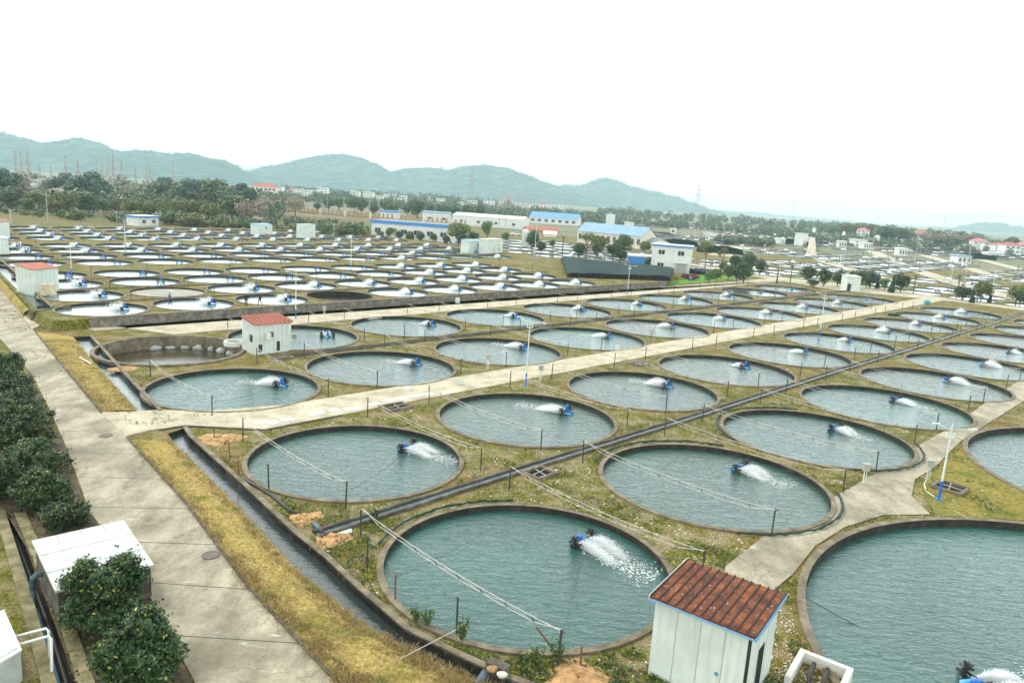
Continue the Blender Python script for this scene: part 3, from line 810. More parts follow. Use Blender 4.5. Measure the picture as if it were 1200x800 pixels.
for f, r, i, u, v, R in far_ponds:
    if rnd() < .25: continue
    SM_ = None
    small_aer(f'tiny aerator {["beyond the cross road","beyond the yard road"][f]}, {ORD[i]} pond of the {ORD[r]} row', uv(u+rr(-1,2), v+rr(-1,1), -.14), rr(0, 6), SPL_S if rnd() < .6 else None, 'small distant aerators')

# ------------------------------------------------------------------ posts, feed-line trusses, ropes
b = MB(); b.tube([(0,0,-.2), (0,0,1.5)], .042, 8); b.tube([(0,0,1.5), (0,0,1.53)], .055, 8); b.box(-.18, .03, -.015, .015, 1.46, 1.49); POST = b.mesh('post', MT['post'])
b = MB(); b.tube([(0,0,-.2), (0,0,1.25)], .036, 7); b.tube([(0,0,1.18), (0,0,1.22)], .06, 7); POSTR = b.mesh('rusty_post', MT['rustpost'])
b = MB(); b.tube([(0,0,-.2), (0,0,1.9)], .04, 6); POST_T = b.mesh('thin_post', MT['post'])
def post(label, p, me=None, group='dark steel posts around the large ponds', s=None):
    o = link('steel_post', me or POST, None, p, rr(0, 6.28)); tag(o, label, 'post', group)
    if s: o.scale = (1, 1, s)
    o.rotation_euler = (rr(-.03,.03), rr(-.03,.03), rr(0,6.28)); return o
def truss_mesh(L, zig=True):
    b = MB(); n = 9; dz = .30; sep = .12
    def sag(t): return -.28*4*t*(1-t)
    up = [(L*k/n, -sep/2, 1.50 + sag(k/n)) for k in range(n+1)]; lo = [(L*k/n, sep/2, (1.50 if k in (0, n) else 1.50-dz) + sag(k/n)) for k in range(n+1)]
    b.tube(up, .014, 5); b.tube(lo, .014, 5)
    if zig:
        for k in range(1, n-1):
            a, c = (up[k], lo[k+1]) if k % 2 else (lo[k], up[k+1]); b.tube([a, c], .009, 4)
        b.mi = 1
        for k in range(1, n): b.tube([up[k], lo[k]], .016, 5)
    return b.mesh('truss', [MT['rod'], MT['post']])
TRM = {}
def truss(label, a, c, zig=True):
    L = round((c-a).length, 1)
    if (L, zig) not in TRM: TRM[(L, zig)] = truss_mesh(L, zig)
    o = link('feed_line', TRM[(L, zig)], None, a, math.atan2(c.y-a.y, c.x-a.x)); tag(o, label, 'feed line', 'wire feed lines across the ponds')
random.seed(21)
CN = ['canal side', 'far side']
for r, i, u, v, R in big_ponds:
    for s, du in ((0, -4.1), (1, 5.6)):
        a = uv(u+du+rr(-.3,.3), v+R+rr(.25,.7)); c = uv(u+du-.5+rr(-.3,.3), v-5.8+rr(-.3,.2))
        if i == 9 and s == 1: continue
        post(f'rear {CN[s]} steel post, {ORD[i]} pond from canal, {ROWS[r][0]}', a)
        post(f'front {CN[s]} steel post, {ORD[i]} pond from canal, {ROWS[r][0]}', c)
        truss(f'wire feed line on {CN[s]}, {ORD[i]} pond from canal, {ROWS[r][0]}', a, c, i < 5)
for r, i, u, v, R in small_ponds:
    if (i + r) % 2 and r > 1: continue
    post(f'thin post beside the {ORD[i]} small pond, {TR[r]}', uv(u+4.8, v+5.2, TZ), POST_T, 'thin posts on the terrace')
EXTRA = [(463,705,1.5,'rusty post at the canal side rim of the closest large pond'), (535,737,1.35,'dark post between the yellow bush and the closest large pond'), (430,665,1.5,'dark post in green weeds below the upper sand pile'),
         (315,575,1.5,'dark post above the corrugated hose by the second row pond'), (279,560,1.3,'rust streaked post standing beside the canal wall'), (269,536,1.2,'orange post beside the sand pile under the path'), (251,515,.9,'short orange stake standing in the sand pile by the culvert')]
for x, y, h, lab in EXTRA: post(lab, at(x, y), POSTR if 'rust' in lab or 'orange' in lab else None, s=h/1.5)
def rope(label, a, c, sag=.3, r=.012, mat='rope', n=10, cat='rope', name='mooring_rope'):
    b = MB(); pts = [a.lerp(c, k/n) - a + Vector((0,0,-sag*4*(k/n)*(1-k/n))) for k in range(n+1)]
    b.tube(pts, r, 5); tag(b.build(name, MT[mat], None, a), label, cat, 'ropes across the ponds')
for r, i, u, v, R in big_ponds:
    if i > 4 or r > 2: continue
    a = uv(u+4.2, v, -.05)
    rope(f'rope from canal side to aerator, {ORD[i]} pond from canal, {ROWS[r][0]}', uv(u-4.1, v-5.6, .9), a, .25)
    rope(f'rope from far side to aerator, {ORD[i]} pond from canal, {ROWS[r][0]}', a, uv(u+5.6, v-5.8, .9), .3)
    if r == 0: rope(f'slack wire over water, {ORD[i]} pond from canal, {ROWS[r][0]}', uv(u-6.6, v+1.2, 1.2), uv(u+6.4, v+4.3, 1.0), .4, .009)
q = LAKES[0]
rope('long pale then dark rope lying across the largest pond to its aerator', at(928,690,.1), Vector((at(1172,794).x, at(1172,794).y, -.45)), .25, .02)
rope('thin pale bar reaching down into the largest pond from its rear rim', at(1118,598,.5), at(1160,622,-.6), 0, .02, 'rod')
# ------------------------------------------------------------------ netting rolled along rims
def arc_roll(label, c, R, a0, a1, r=.075, n=40):
    b = MB(); random.seed(int(a0*10)+3); b.smooth = True
    pts = [Vector((R*math.cos(a0+(a1-a0)*k/n), R*math.sin(a0+(a1-a0)*k/n), .16+rr(-.03,.05))) for k in range(n+1)]
    b.tube(pts, [r*rr(.6,1.3) for _ in pts], 7); tag(b.build('green_net_roll', MT['net'], None, c), label, 'net', 'rolls of green netting on the rims')
R0 = big_ponds[0]
def ang(u, v, X, Y): q = at(X, Y); p = uv(u, v); return math.atan2(q.y-p.y, q.x-p.x)
pa = uv(R0[2], R0[3]); arc_roll('dark green net roll along the rear rim of the closest large pond', pa, R0[4]+.55, ang(R0[2], R0[3], 440, 640), ang(R0[2], R0[3], 600, 585))
pc = big_ponds[1]; arc_roll('dark green net roll bordering the concrete lane side of the second pond', uv(pc[2], pc[3]), pc[4]+.6, math.radians(-95), math.radians(-5))
pe = big_ponds[2]; arc_roll('dark green net roll bordering the concrete lane side of the third pond', uv(pe[2], pe[3]), pe[4]+.6, math.radians(-92), math.radians(-5))
arc_roll('dark green net roll against the black ditch behind the second pond', uv(pc[2], pc[3]), pc[4]+.6, math.radians(70), math.radians(165))
arc_roll('dark green net roll along the canal side rim of the third pond', uv(pe[2], pe[3]), pe[4]+.55, math.radians(80), math.radians(200))

# ------------------------------------------------------------------ sheds and buildings
def frame(p, ang_): return Matrix.Translation(p) @ Matrix.Rotation(ang_, 4, 'Z')
def window(e, x, z, w_, h_, y=0.0, face='front', fr='white2', D=0, W=0):
    """A window as frame with its pane, on the front (y = 0 side, facing -y) or an end wall."""
    b = MB(); t = max(.05, w_*.07)
    if face == 'front':
        for bx in ((x-w_/2, x+w_/2, z, z+t), (x-w_/2, x+w_/2, z+h_-t, z+h_), (x-w_/2, x-w_/2+t, z+t, z+h_-t), (x+w_/2-t, x+w_/2, z+t, z+h_-t), (x-t/3, x+t/3, z+t, z+h_-t)):
            b.box(bx[0], bx[1], y-.06, y+.02, bx[2], bx[3])
    else:
        X = W if face == 'right' else 0; s = 1 if face == 'right' else -1
        for bx in ((x-w_/2, x+w_/2, z, z+t), (x-w_/2, x+w_/2, z+h_-t, z+h_), (x-w_/2, x-w_/2+t, z+t, z+h_-t), (x+w_/2-t, x+w_/2, z+t, z+h_-t)):
            b.box(min(X-.02*s, X+.06*s), max(X-.02*s, X+.06*s), bx[0], bx[1], bx[2], bx[3])
    f = b.build('window', MT[fr], e)
    b = MB()
    if face == 'front': b.box(x-w_/2+t*.6, x+w_/2-t*.6, y-.02, y+.015, z+t*.6, z+h_-t*.6)
    else: b.box(min(X-.015*s, X+.02*s), max(X-.015*s, X+.02*s), x-w_/2+t*.6, x+w_/2-t*.6, z+t*.6, z+h_-t*.6)
    b.build('pane', MT['glass'], f)
def build(name, label, cat, pL, pR, D, h, wall='white2', roof='white2', rtype='flat', rh=.3, ov=.25, wins=(), trim=None, doors=(), group=None, seams=0, rseams=0):
    """A building whose front runs from pL to pR on the ground, D deep, h to the eaves. rtype: flat, gable, hip, mono (rising to the rear)."""
    W = (pR-pL).length; rz = math.atan2(pR.y-pL.y, pR.x-pL.x)
    e = thing(name, label, cat, pL, rz, group)
    b = MB(); b.box(0, W, 0, D, -.3, h)
    if rtype == 'gable':
        b.add([(0,0,h),(0,D,h),(0,D/2,h+rh),(W,0,h),(W,D,h),(W,D/2,h+rh)], [(0,2,1),(3,4,5)])
    if rtype == 'mono': b.add([(0,0,h),(W,0,h),(W,D,h+rh),(0,D,h+rh),(0,D,h),(W,D,h)], [(0,3,4),(1,5,2),(2,5,4,3)])
    if seams:
        b.mi = 1
        for k in range(1, seams):
            x = W*k/seams; b.box(x-.012, x+.012, -.006, .02, .02, h-.02)
        for k in range(1, max(2, seams-1)):
            y = D*k/max(2, seams-1); b.box(W-.02, W+.006, y-.012, y+.012, .02, h-.02); b.box(-.006, .02, y-.012, y+.012, .02, h-.02)
    b.build('wall', [MT[wall], MT['grey']], e)
    b = MB(); o = ov
    if rtype == 'flat': b.box(-o, W+o, -o, D+o, h+.003, h+rh)
    elif rtype == 'mono':
        s = rh/D; b.hexa([(-o,-o,h-o*s+.01),(W+o,-o,h-o*s+.01),(W+o,D+o,h+rh+o*s+.01),(-o,D+o,h+rh+o*s+.01)], [(-o,-o,h-o*s+.09),(W+o,-o,h-o*s+.09),(W+o,D+o,h+rh+o*s+.09),(-o,D+o,h+rh+o*s+.09)])
        b.mi = 1
        for k in range(rseams+1):
            x = -o + (W+2*o)*k/max(1, rseams); wq = .03
            if rseams: b.hexa([(x-wq,-o,h-o*s+.09),(x+wq,-o,h-o*s+.09),(x+wq,D+o,h+rh+o*s+.09),(x-wq,D+o,h+rh+o*s+.09)], [(x-wq*.6,-o,h-o*s+.14),(x+wq*.6,-o,h-o*s+.14),(x+wq*.6,D+o,h+rh+o*s+.14),(x-wq*.6,D+o,h+rh+o*s+.14)])
    elif rtype == 'gable':
        s = rh/(D/2)
        for q in (0, 1):
            y0, y1 = (-o, D/2) if q == 0 else (D+o, D/2); z0, z1 = h-o*s+.01, h+rh+.01
            lo = [(-o,y0,z0),(W+o,y0,z0),(W+o,y1,z1),(-o,y1,z1)]; b.hexa(lo, [(x,y,z+.14) for x,y,z in lo])
    elif rtype == 'hip':
        i = min(D/2, W/2)*.95
        b.add([(-o,-o,h+.01),(W+o,-o,h+.01),(W+o,D+o,h+.01),(-o,D+o,h+.01),(i,D/2,h+rh),(W-i,D/2,h+rh)], [(0,1,5,4),(1,2,5),(2,3,4,5),(3,0,4),(3,2,1,0)])
    rf = b.build('roof', [MT[roof], MT['seam']], e)
    if trim:
        b = MB(); o2 = o+.03
        b.box(-o2, W+o2, -o2-.05, -o2, h-.12, h+.16 if rtype != 'flat' else h+rh*.9)
        if rtype == 'flat':
            b.box(W+o2, W+o2+.05, -o2-.05, D+o2, h-.12, h+rh*.9); b.box(-o2-.05, -o2, -o2-.05, D+o2, h-.12, h+rh*.9)
        b.build('trim', MT[trim], e)
    for wn in wins: window(e, *wn[:4], face=wn[4] if len(wn) > 4 else 'front', W=W, D=D)
    for d in doors:
        b = MB(); b.box(d[0]-d[1]/2, d[0]+d[1]/2, -.05, .02, .0, d[2]); b.build('door', MT[d[3] if len(d) > 3 else 'dark'], e)
    return e, W
# the near pump hut, rusty mono-pitch roof with blue edges
eL = Vector((5.72, 23.98, 0)); edir = Vector((.813, -.582, 0)); eR = eL + edir*3.45
e, W = build('pump_hut', 'white panel pump hut with rusty ribbed roof and blue edging, beside the largest pond', 'hut', eL, eR, 3.0, 3.02, 'white', 'rust', 'mono', .12, .16, seams=4, rseams=12)
b = MB(); b.box(-.19, W+.19, -.20, -.165, 2.97, 3.03); b.build('blue_eave', MT['bpipe'], e)
b = MB(); b.hexa([(-.215,-.2,2.96),(-.165,-.2,2.96),(-.165,3.18,3.10),(-.215,3.18,3.10)], [(-.215,-.2,3.14),(-.165,-.2,3.14),(-.165,3.18,3.28),(-.215,3.18,3.28)]); b.build('verge_trim', MT['roofpanel'], e)
b = MB(); b.hexa([(W+.165,-.2,2.96),(W+.215,-.2,2.96),(W+.215,3.18,3.10),(W+.165,3.18,3.10)], [(W+.165,-.2,3.10),(W+.215,-.2,3.10),(W+.215,3.18,3.24),(W+.165,3.18,3.24)]); b.build('verge_trim', MT['bpipe'], e)
b = MB(); b.box(W-.02, W+.012, 1.1, 1.75, 0, 1.95); b.build('doorway', MT['black'], e)  # flat black panel stands in for the unlit inside
b = MB(); b.box(W-.09, W+.012, -.012, .06, 0, 2.98); b.build('corner_strip', MT['dark'], e)
b = MB(); b.add([(2.45+.075*math.cos(k*6.283/18), -.012, 1.15+.075*math.sin(k*6.283/18)) for k in range(18)], [tuple(reversed(range(18)))])
sg = b.build('round_sign', MT['blue'], e)
b = MB(); b.box(2.435, 2.465, -.018, -.013, 1.11, 1.17); b.build('white_mark', MT['white'], sg)
for ch in sg.children_recursive: pass
# second pump hut by the drained pond
pL, pR = at(299, 416), at(341, 411)
e, W = build('pump_hut', 'white pump hut with weathered red roof between drained pond and its neighbour', 'hut', pL, pR, 2.6, 2.95, 'white', 'redroof', 'mono', .45, .15, seams=8, rseams=10)
window(e, 1.75, 1.55, .5, .7); 
b = MB(); b.box(1.05, 1.48, -.35, -.02, 1.5, 2.1); b.build('air_unit', MT['white2'], e)
b = MB(); b.box(.35, .75, -.03, .02, .25, 1.0); b.box(2.3, 2.65, -.03, .02, .2, 1.15); b.build('hatch', MT['dark'], e)
b = MB(); b.box(-.03, .02, .5, 1.0, 1.2, 1.9); b.build('hatch', MT['dark'], e)
b = MB(); b.box(-.03, .0, 1.3, 2.0, 1.3, 2.0); b.build('panel', MT['white2'], e)
# third hut on the terrace with two stained tanks
pL, pR = at(40, 344, TZ), at(69.5, 340.5, TZ)
e, W = build('pump_hut', 'white pump hut with rusty roof at the corner of the terrace above canal', 'hut', pL, pR, 2.8, 3.0, 'white', 'redroof', 'mono', .35, .15, seams=6)
for k in range(2):
    b = MB(); q = at(53 + k*8, 346, TZ); rz = math.atan2(pR.y-pL.y, pR.x-pL.x)
    b.box(-.4, .4, -.35, .35, 0, 1.35); b.box(-.42, .42, -.37, .37, 1.35, 1.40)
    tag(b.build('metal_tank', plain('rust_streaked_tank', (.62,.56,.42), .7, .3, 1.3, dirt=(.40,.17,.05)), None, q, rz), ['rust streaked pale metal tank before the terrace hut, nearer the canal', 'rust streaked pale metal tank before the terrace hut, nearer the small ponds'][k], 'tank')
HUTS = [((-9,298),(11,298),20,'white','white','flat','white flat topped hut at the picture edge, lower of two by the canal',TZ,(3,)), ((-12,279),(12,279),21,'white','redroof','mono','white hut with brown roof standing behind a flat topped hut at the edge',TZ,(3,)),
        ((301,275),(319,274.5),12,'white','roofblue2','mono','low white hut with one window behind the small ponds',TZ,(2.4,)), ((353.5,279),(369.5,278.5),16.5,'white','white','flat','tall narrow white hut behind the small ponds, without window',TZ,(2,)),
        ((549,295.5),(567,295),13.5,'white','roofblue2','mono','white hut with pale blue roof at the yard road, wider of two',TZ,(3,)), ((571,297),(588.5,296),17,'white','white','flat','narrow white hut at the yard road, taller of two',TZ,(3,)),
        ((991,341),(1007,342),18,'white','roofpanel','mono','white hut among round trees by the cross road',0,(3,))]
for (a, c, hp, wl, rf, rt, lab, z, (D,)) in HUTS:
    p, q = at(*a, z), at(*c, z); h = hp*p.y/F*.93
    wn = [((q-p).length*.6, h*.5, .8, .9)] if 'window' in lab and 'without' not in lab or 'blue' in lab else ()
    if 'taller' in lab: wn = [((q-p).length*.75, h*.2, .6, .7), ((q-p).length*.7, h*.5, .5, .5)]
    build('pump_hut', lab, 'hut', p, q, D, h, wl, rf, rt, .25 if rt == 'mono' else .12, .15, wins=wn, seams=5, doors=[((q-p).length*.2, .8, 1.8)] if 'cross road' in lab else ())

def bld(lab, x0, y0, x1, y1, hpx, D, wall, roof, rtype, rhp=.0, nw=0, rows=1, trim=None, name='building', cat='building', z=0, ov=.3, wsz=.5, door=False, group=None):
    p, q = at(x0, y0, z), at(x1, y1, z); d = (p.y+q.y)/2; h = hpx*d/F; rh = max(.15, rhp*d/F); W = (q-p).length
    wins = []
    for r in range(rows):
        for k in range(nw):
            wh = h/rows*wsz; wins.append((W*(k+.5)/nw, h/rows*(r+.30), min(W/nw*.55, wh*1.3), wh))
    return build(name, lab, cat, p, q, D, h, wall, roof, rtype, rh, ov, wins, trim, [(W*.5, min(3, W*.2), h*.55)] if door else (), group)
# two-storey white house by the lawn
bld('two storey white house with blue edging and four windows behind the lawn', 762, 317, 807, 321, 30, 7, 'white2', 'white2', 'flat', 1.5, 2, 2, 'blue', ov=.25, wsz=.42)
bld('grey concrete annex standing against the two storey white house', 791, 320, 803, 321, 11, 2.5, 'grey', 'grey', 'flat', .6, name='annex')
bld('bright blue shed with white roof beside the two storey house', 736, 311, 763, 313, 11, 5, 'blue', 'white2', 'flat', 2, name='shed', cat='shed')
bld('low white hall with bright blue fascia and dark gateway behind round shrubs', 435, 277, 527, 284, 16.5, 12, 'white2', 'greyroof', 'flat', 3.2, 6, 1, 'blue', wsz=.38, door=True, name='hall')
bld('long white warehouse farther back, one with thin blue roof edge', 495, 260, 528, 262, 11, 14, 'white2', 'roofblue2', 'flat', 1.2, 2, 1, None, name='warehouse', wsz=.3)
bld('long white warehouse with four small windows under a pale low roof', 530, 263, 612, 269, 11, 18, 'white2', 'white2', 'gable', 3, 4, 1, None, name='warehouse', wsz=.3)
bld('small white gatehouse with blue roof edge before the orange fence', 458, 257, 469.5, 257, 8, 7, 'white2', 'roofblue', 'flat', 1.3, 0, 1, 'blue', name='gatehouse')
bld('little white house with blue roof edge at the end of terrace', 163, 265.5, 186, 265, 10.5, 5, 'white2', 'white2', 'flat', 1.6, 2, 1, 'blue', name='cottage', wsz=.45)
bld('narrow white tower block beside the little blue edged house', 185.5, 257, 189.5, 257, 8.5, 3, 'white2', 'white2', 'flat', .6, name='stair_tower', cat='tower')
bld('small cream house with brown roof among shrubs behind the terrace', 287, 257.5, 310, 257.5, 8, 7, 'white2', 'redroof', 'mono', 2, 2, 1, None, name='cottage', wsz=.45)
bld('long hall with sky blue roof, pale pillars and dark doors across the ponds', 676, 284, 751, 292, 14, 11, 'cream', 'roofblue2', 'gable', 10, 11, 1, None, name='hall', wsz=.5)
bld('low grey lean to at the end of the sky blue roofed hall', 751, 291, 764, 293, 9, 8, 'white2', 'greyroof', 'gable', 4, 2, 1, None, name='lean_to')
bld('far shed with wide dull blue roof beyond the storage yard', 620, 261, 676, 265, 7, 22, 'white2', 'roofblue', 'gable', 6, 7, 1, None, name='shed', cat='shed', wsz=.5)
bld('white block house at the left end of the storage yard', 596, 266, 609, 267, 10, 8, 'white2', 'white2', 'flat', 1, 2, 2, None, wsz=.4)
bld('tall white slab tower behind the sky blue roof', 715, 265, 720, 265, 13, 4, 'white2', 'white2', 'flat', .5, name='water_tower', cat='tower')
bld('short white block behind the sky blue roof', 737, 268, 742.5, 268, 7, 4, 'white2', 'white2', 'flat', .5, name='block')
bld('brick red low storage roof in the yard before the blue roof', 618, 272, 655, 274, 3, 10, 'brownwall', 'redroof', 'gable', 3, 0, 1, None, name='store', cat='shed')
bld('low white tent roof in the storage yard with orange neighbours', 637, 277, 652, 278, 3, 8, 'white2', 'white2', 'gable', 3, name='tent', cat='tent')
bld('pale low compound wall in the field beyond the two storey house', 823, 278, 846, 280, 5.5, 3, 'white2', 'white2', 'flat', .4, name='compound', cat='building')
bld('white pump house on the far ponds beyond the palms', 785, 274, 792, 274.5, 6, 4, 'white2', 'white2', 'flat', .6, 1, 1, name='pump_house', cat='hut')
bld('white gate block at the foot of the far white tower', 914, 286, 920, 286, 6, 4, 'white2', 'white2', 'flat', .6, 1, 1, name='pump_house', cat='hut')
bld('slim white tower at the head of the pale ramp', 940, 288.5, 945, 288.5, 14, 5, 'white2', 'white2', 'flat', .6, name='water_tower', cat='tower')
bld('white block on top of the pale ramp', 949, 287, 954, 287, 8, 5, 'white2', 'white2', 'flat', .6, name='block')
b = MB(); q = [at(948,287), at(954,287), at(957,300), at(944,300)]; b.hexa([Vector((p.x,p.y,-.2)) for p in q], [Vector((q[0].x,q[0].y,4)), Vector((q[1].x,q[1].y,4)), Vector((q[2].x,q[2].y,.3)), Vector((q[3].x,q[3].y,.3))])
tag(b.build('ramp', MT['path']), 'pale concrete ramp running down from a far white block', 'ramp')
# white panel board by the yard road
p, q = at(611, 291.5), at(619, 292); e = thing('panel_tank', 'tall white panel tank on short legs beside the yard road', 'tank', p, math.atan2(q.y-p.y, q.x-p.x)); W = (q-p).length; k_ = p.y/F
b = MB(); b.box(0, W, 0, 1.6, 3*k_, 21*k_); b.add([(0,0,21*k_),(W,0,21*k_),(W/2,.8,23*k_),(W,1.6,21*k_),(0,1.6,21*k_)], [(0,1,2),(1,3,2),(3,4,2),(4,0,2)]); b.build('tank_body', MT['white2'], e)
for xx in (.1, W-.1):
    b = MB(); b.box(xx-.1, xx+.1, .1, .3, 0, 3*k_); b.build('leg', MT['grey'], e)

# far villages and roofs (pixel column, ground distance)
def far_house(lab, x, depth, wm, hm, roof, wall='white2', rows=2, nw=4, D=9, rh=2.5, rtype='hip', group='houses of the far village', base=0.0, rz=0):
    p = gx(x, depth); p.z = base; q = p + Vector((wm*math.cos(rz), wm*math.sin(rz), 0))
    wins = [(wm*(k+.5)/nw, hm/rows*(r+.28), wm/nw*.6, hm/rows*.5) for r in range(rows) for k in range(nw)]
    return build('village_house', lab, 'house', p, q, D, hm, wall, roof, rtype, rh, .5, wins, None, [], group)
V = [(1139,560,13,10,'pinkroof','white2',3,'white three storey village house with open balconies and pink roof edge'),
     (1152,545,13,9,'greyroof','white2',3,'white village house with dark glazed front beside its pink edged neighbour'),
     (1166,530,11,8,'redroof','white2',2,'pale village house with small red roof below a round dark tree'),
     (1177,520,14,9,'redroof','white2',2,'white village house with red tiled roof and two bands of blue windows'),
     (1194,540,14,10,'pinkroof','white2',3,'white village house with pink roof, at the very edge of the picture'),
     (1133,545,8,5,'white2','white2',1,'low plain white village house before the balconied ones'),
     (1158,420,9,4.5,'white2','white2',0,'plain white store with sloping roof by the last field path'),
     (1003,700,14,11,'pinkroof','white2',3,'pale village house with pink roof under the wooded knoll'),
     (990,720,12,8,'redroof','cream',2,'cream village house with red roof next to the wooded knoll'),
     (1030,640,18,8,'pinkroof','white2',2,'wide white village house with long pink roof, middle of the ridge'),
     (1044,650,15,10,'pinkroof','white2',3,'white village house with pink hipped roof above dark shrubs'),
     (1058,640,14,9,'greyroof','cream',2,'yellowish village house with flat grey roof'),
     (1071,680,12,9,'greyroof','white2',2,'bluish white village house beside the yellowish one'),
     (1073,720,12,14,'redroof','white2',2,'red roofed village house standing highest behind bare trees'),
     (955,800,16,7,'white2','white2',1,'far white farmhouse in front of the misty hills'),
     (1002,470,9,6,'white2','white2',2,'white village house with dark doorway above the field path'),
     (1012,440,5,5,'white2','white2',1,'small white hut at the start of the field path'),
     (983,440,5,5,'white2','white2',1,'small white hut among the far grey ponds'),
     (1053,380,5,5,'white2','white2',1,'small white hut beside the second field path'),
     (1122,340,7,5,'roofblue2','white2',1,'small white hut with pale blue roof beyond the field paths')]
for x, dp, wm, hm, rf, wl, rows, lab in V:
    wm *= .8; hm *= .68
    far_house(lab, x, dp, wm, hm, rf, wl, max(1, rows), 3 if rows else 1, 8, 2.2 if rf in ('pinkroof','redroof') else .5, 'hip' if rf in ('pinkroof','redroof') else 'flat', rz=rr(-.25,.1))
# red-roofed houses in the wood and white town at the hill foot
far_house('long house with orange red roof rising above the wood', 294, 620, 21, 4.5, 'redroof', 'cream', 1, 6, 9, 2.6, group='houses at the foot of the hills', base=8)
far_house('small house with faded red roof half hidden in the wood', 217, 430, 14, 5, 'redroof', 'cream', 1, 3, 9, 3, group='houses at the foot of the hills', base=3)
far_house('pale grey house half hidden behind bare trees in the wood', 33, 420, 18, 5, 'greyroof', 'cream', 1, 3, 9, 2.5, group='houses at the foot of the hills', base=3)
far_house('grey roofed house at the edge of the wood', 5, 380, 30, 5, 'greyroof', 'cream', 1, 4, 9, 1.5, group='houses at the foot of the hills', base=2)
random.seed(77)
cols = [300, 309, 318, 336, 345, 352, 362, 372, 380, 410, 425, 431, 437, 449, 456, 461, 468, 500, 512, 536, 548, 566, 575, 590, 620, 628, 640, 652]
WHR = ['white town house with flat roof', 'white town house with red roof', 'pale town house with grey roof']
for k, x in enumerate(cols):
    t = random.choice((0, 0, 1, 2)); dp = rr(900, 1100)
    far_house(f'{WHR[t]} at the hill foot, {ORD[k % 20]}{" of second cluster" if k >= 20 else " in the line"}', x, dp, rr(8, 15), rr(3.5, 7), ['white2', 'redroof', 'greyroof'][t], 'white2', 2, 3, 9, 2 if t == 1 else .5, 'hip' if t == 1 else 'flat', 'white houses at the hill foot', base=rr(2, 7), rz=rr(-.3,.3))

# fence with orange posts
e = thing('post_fence', 'fence of orange pillars with pale panels before the row of round trees', 'fence', gx(320, 440))
o0 = gx(320, 440); o1 = gx(545, 395); L = (o1-o0).length; dv = (o1-o0)/L
for k in range(46):
    b = MB(); p = dv*(L*k/45); b.box(p.x-.45, p.x+.45, p.y-.45, p.y+.45, 0, 3.4); b.build('pillar', MT['sand'] if k % 6 else MT['cream'], e)
b = MB(); ribbon(b, [Vector((0,0,0)), dv*L], .1, -.1, 0, 1.3); b.build('low_wall', MT['brownwall'], e)
e = thing('mesh_fence', 'pale mesh fence along the bank behind the terrace', 'fence', gx(90, 262))
o0 = gx(90, 262); o1 = gx(285, 300); L = (o1-o0).length; dv = (o1-o0)/L
for k in range(40):
    b = MB(); p = dv*(L*k/39); b.box(p.x-.08, p.x+.08, p.y-.08, p.y+.08, 0, 2.6); b.build('fence_post', MT['grey'], e)
b = MB(); 
for z in (.3, .8, 1.3, 1.8, 2.3): ribbon(b, [Vector((0,0,0)), dv*L], .03, -.03, z, z+.08)
b.build('wire_panel', MT['grey'], e)

# shade-cloth tent over covered ponds
e = thing('shade_tent', 'big low tent of black shade cloth beside the two storey white house', 'tent', (0,0,0))
c4 = [at(664,325,TZ), at(785,329,TZ), at(790,318,TZ), at(657,305,TZ)]
b = MB(); N, Mm = 26, 16; pts = []; b.smooth = True; random.seed(4)
def T(s, t): return c4[0].lerp(c4[1], s).lerp(c4[3].lerp(c4[2], s), t)
for j in range(Mm+1):
    for i in range(N+1):
        q = T(i/N, j/Mm); poles = abs(math.sin(i/N*math.pi*5))*abs(math.sin(j/Mm*math.pi*3))
        z = 1.05 + .45*math.sin(math.pi*j/Mm)**.6 - .22*poles + rr(-.05,.05) - .35*(1 if i in (0, N) else 0)
        pts.append((q.x, q.y, TZ+z))
b.add(pts, [(j*(N+1)+i, j*(N+1)+i+1, (j+1)*(N+1)+i+1, (j+1)*(N+1)+i) for j in range(Mm) for i in range(N)])
b.build('cloth_roof', MT['shade'], e)
b = MB(); loop = [j for j in range(N+1)] + [(j+1)*(N+1)+N for j in range(Mm)] + [Mm*(N+1)+N-1-i for i in range(N)] + [(Mm-1-j)*(N+1) for j in range(Mm)]
vs = []; fs = []
for k in loop:
    x, y, z = pts[k]; cx = sum(q.x for q in c4)/4; cy = sum(q.y for q in c4)/4; d = Vector((x-cx, y-cy)).normalized()*rr(-.25,.1)
    vs += [(x, y, z), (x+d.x, y+d.y, TZ+rr(-.1,.5))]
n = len(loop)
for k in range(n): a = 2*k; c = 2*((k+1) % n); fs.append((a, c, c+1, a+1))
b.add(vs, fs); b.build('cloth_side', MT['black'], e)
for i in range(0, N+1, 3):
    b = MB(); x, y, z = pts[i]; b.tube([(x, y, TZ-.1), (x, y, z+.1)], .06, 6); b.build('pole', MT['post'], e)
# second, smaller net tents far right
for k, (x, y, wd, lab) in enumerate([(845, 297, 18, 'low black net shelter over far ponds past the palms'), (798, 288, 16, 'rounded dark net shelter showing above the two storey house'), (928, 286, 20, 'long dark blue net shelter by the slim white tower'), (1150, 304, 16, 'dark low shelter beside the plain white store')]):
    p = at(x, y); b = MB(); b.smooth = True; hh = 2.8
    prof = [(-1, 0), (-.9, .7), (-.4, .95), (.4, .95), (.9, .7), (1, 0)]
    b.add([(s*wd/2, t, z*hh) for t in (0, 9) for s, z in prof], [(i, i+1, i+7, i+6) for i in range(5)] + [(5,4,3,2,1,0), (6,7,8,9,10,11)])
    tag(b.build('net_shelter', MT['tarp'], None, p, -.1), lab, 'shelter')

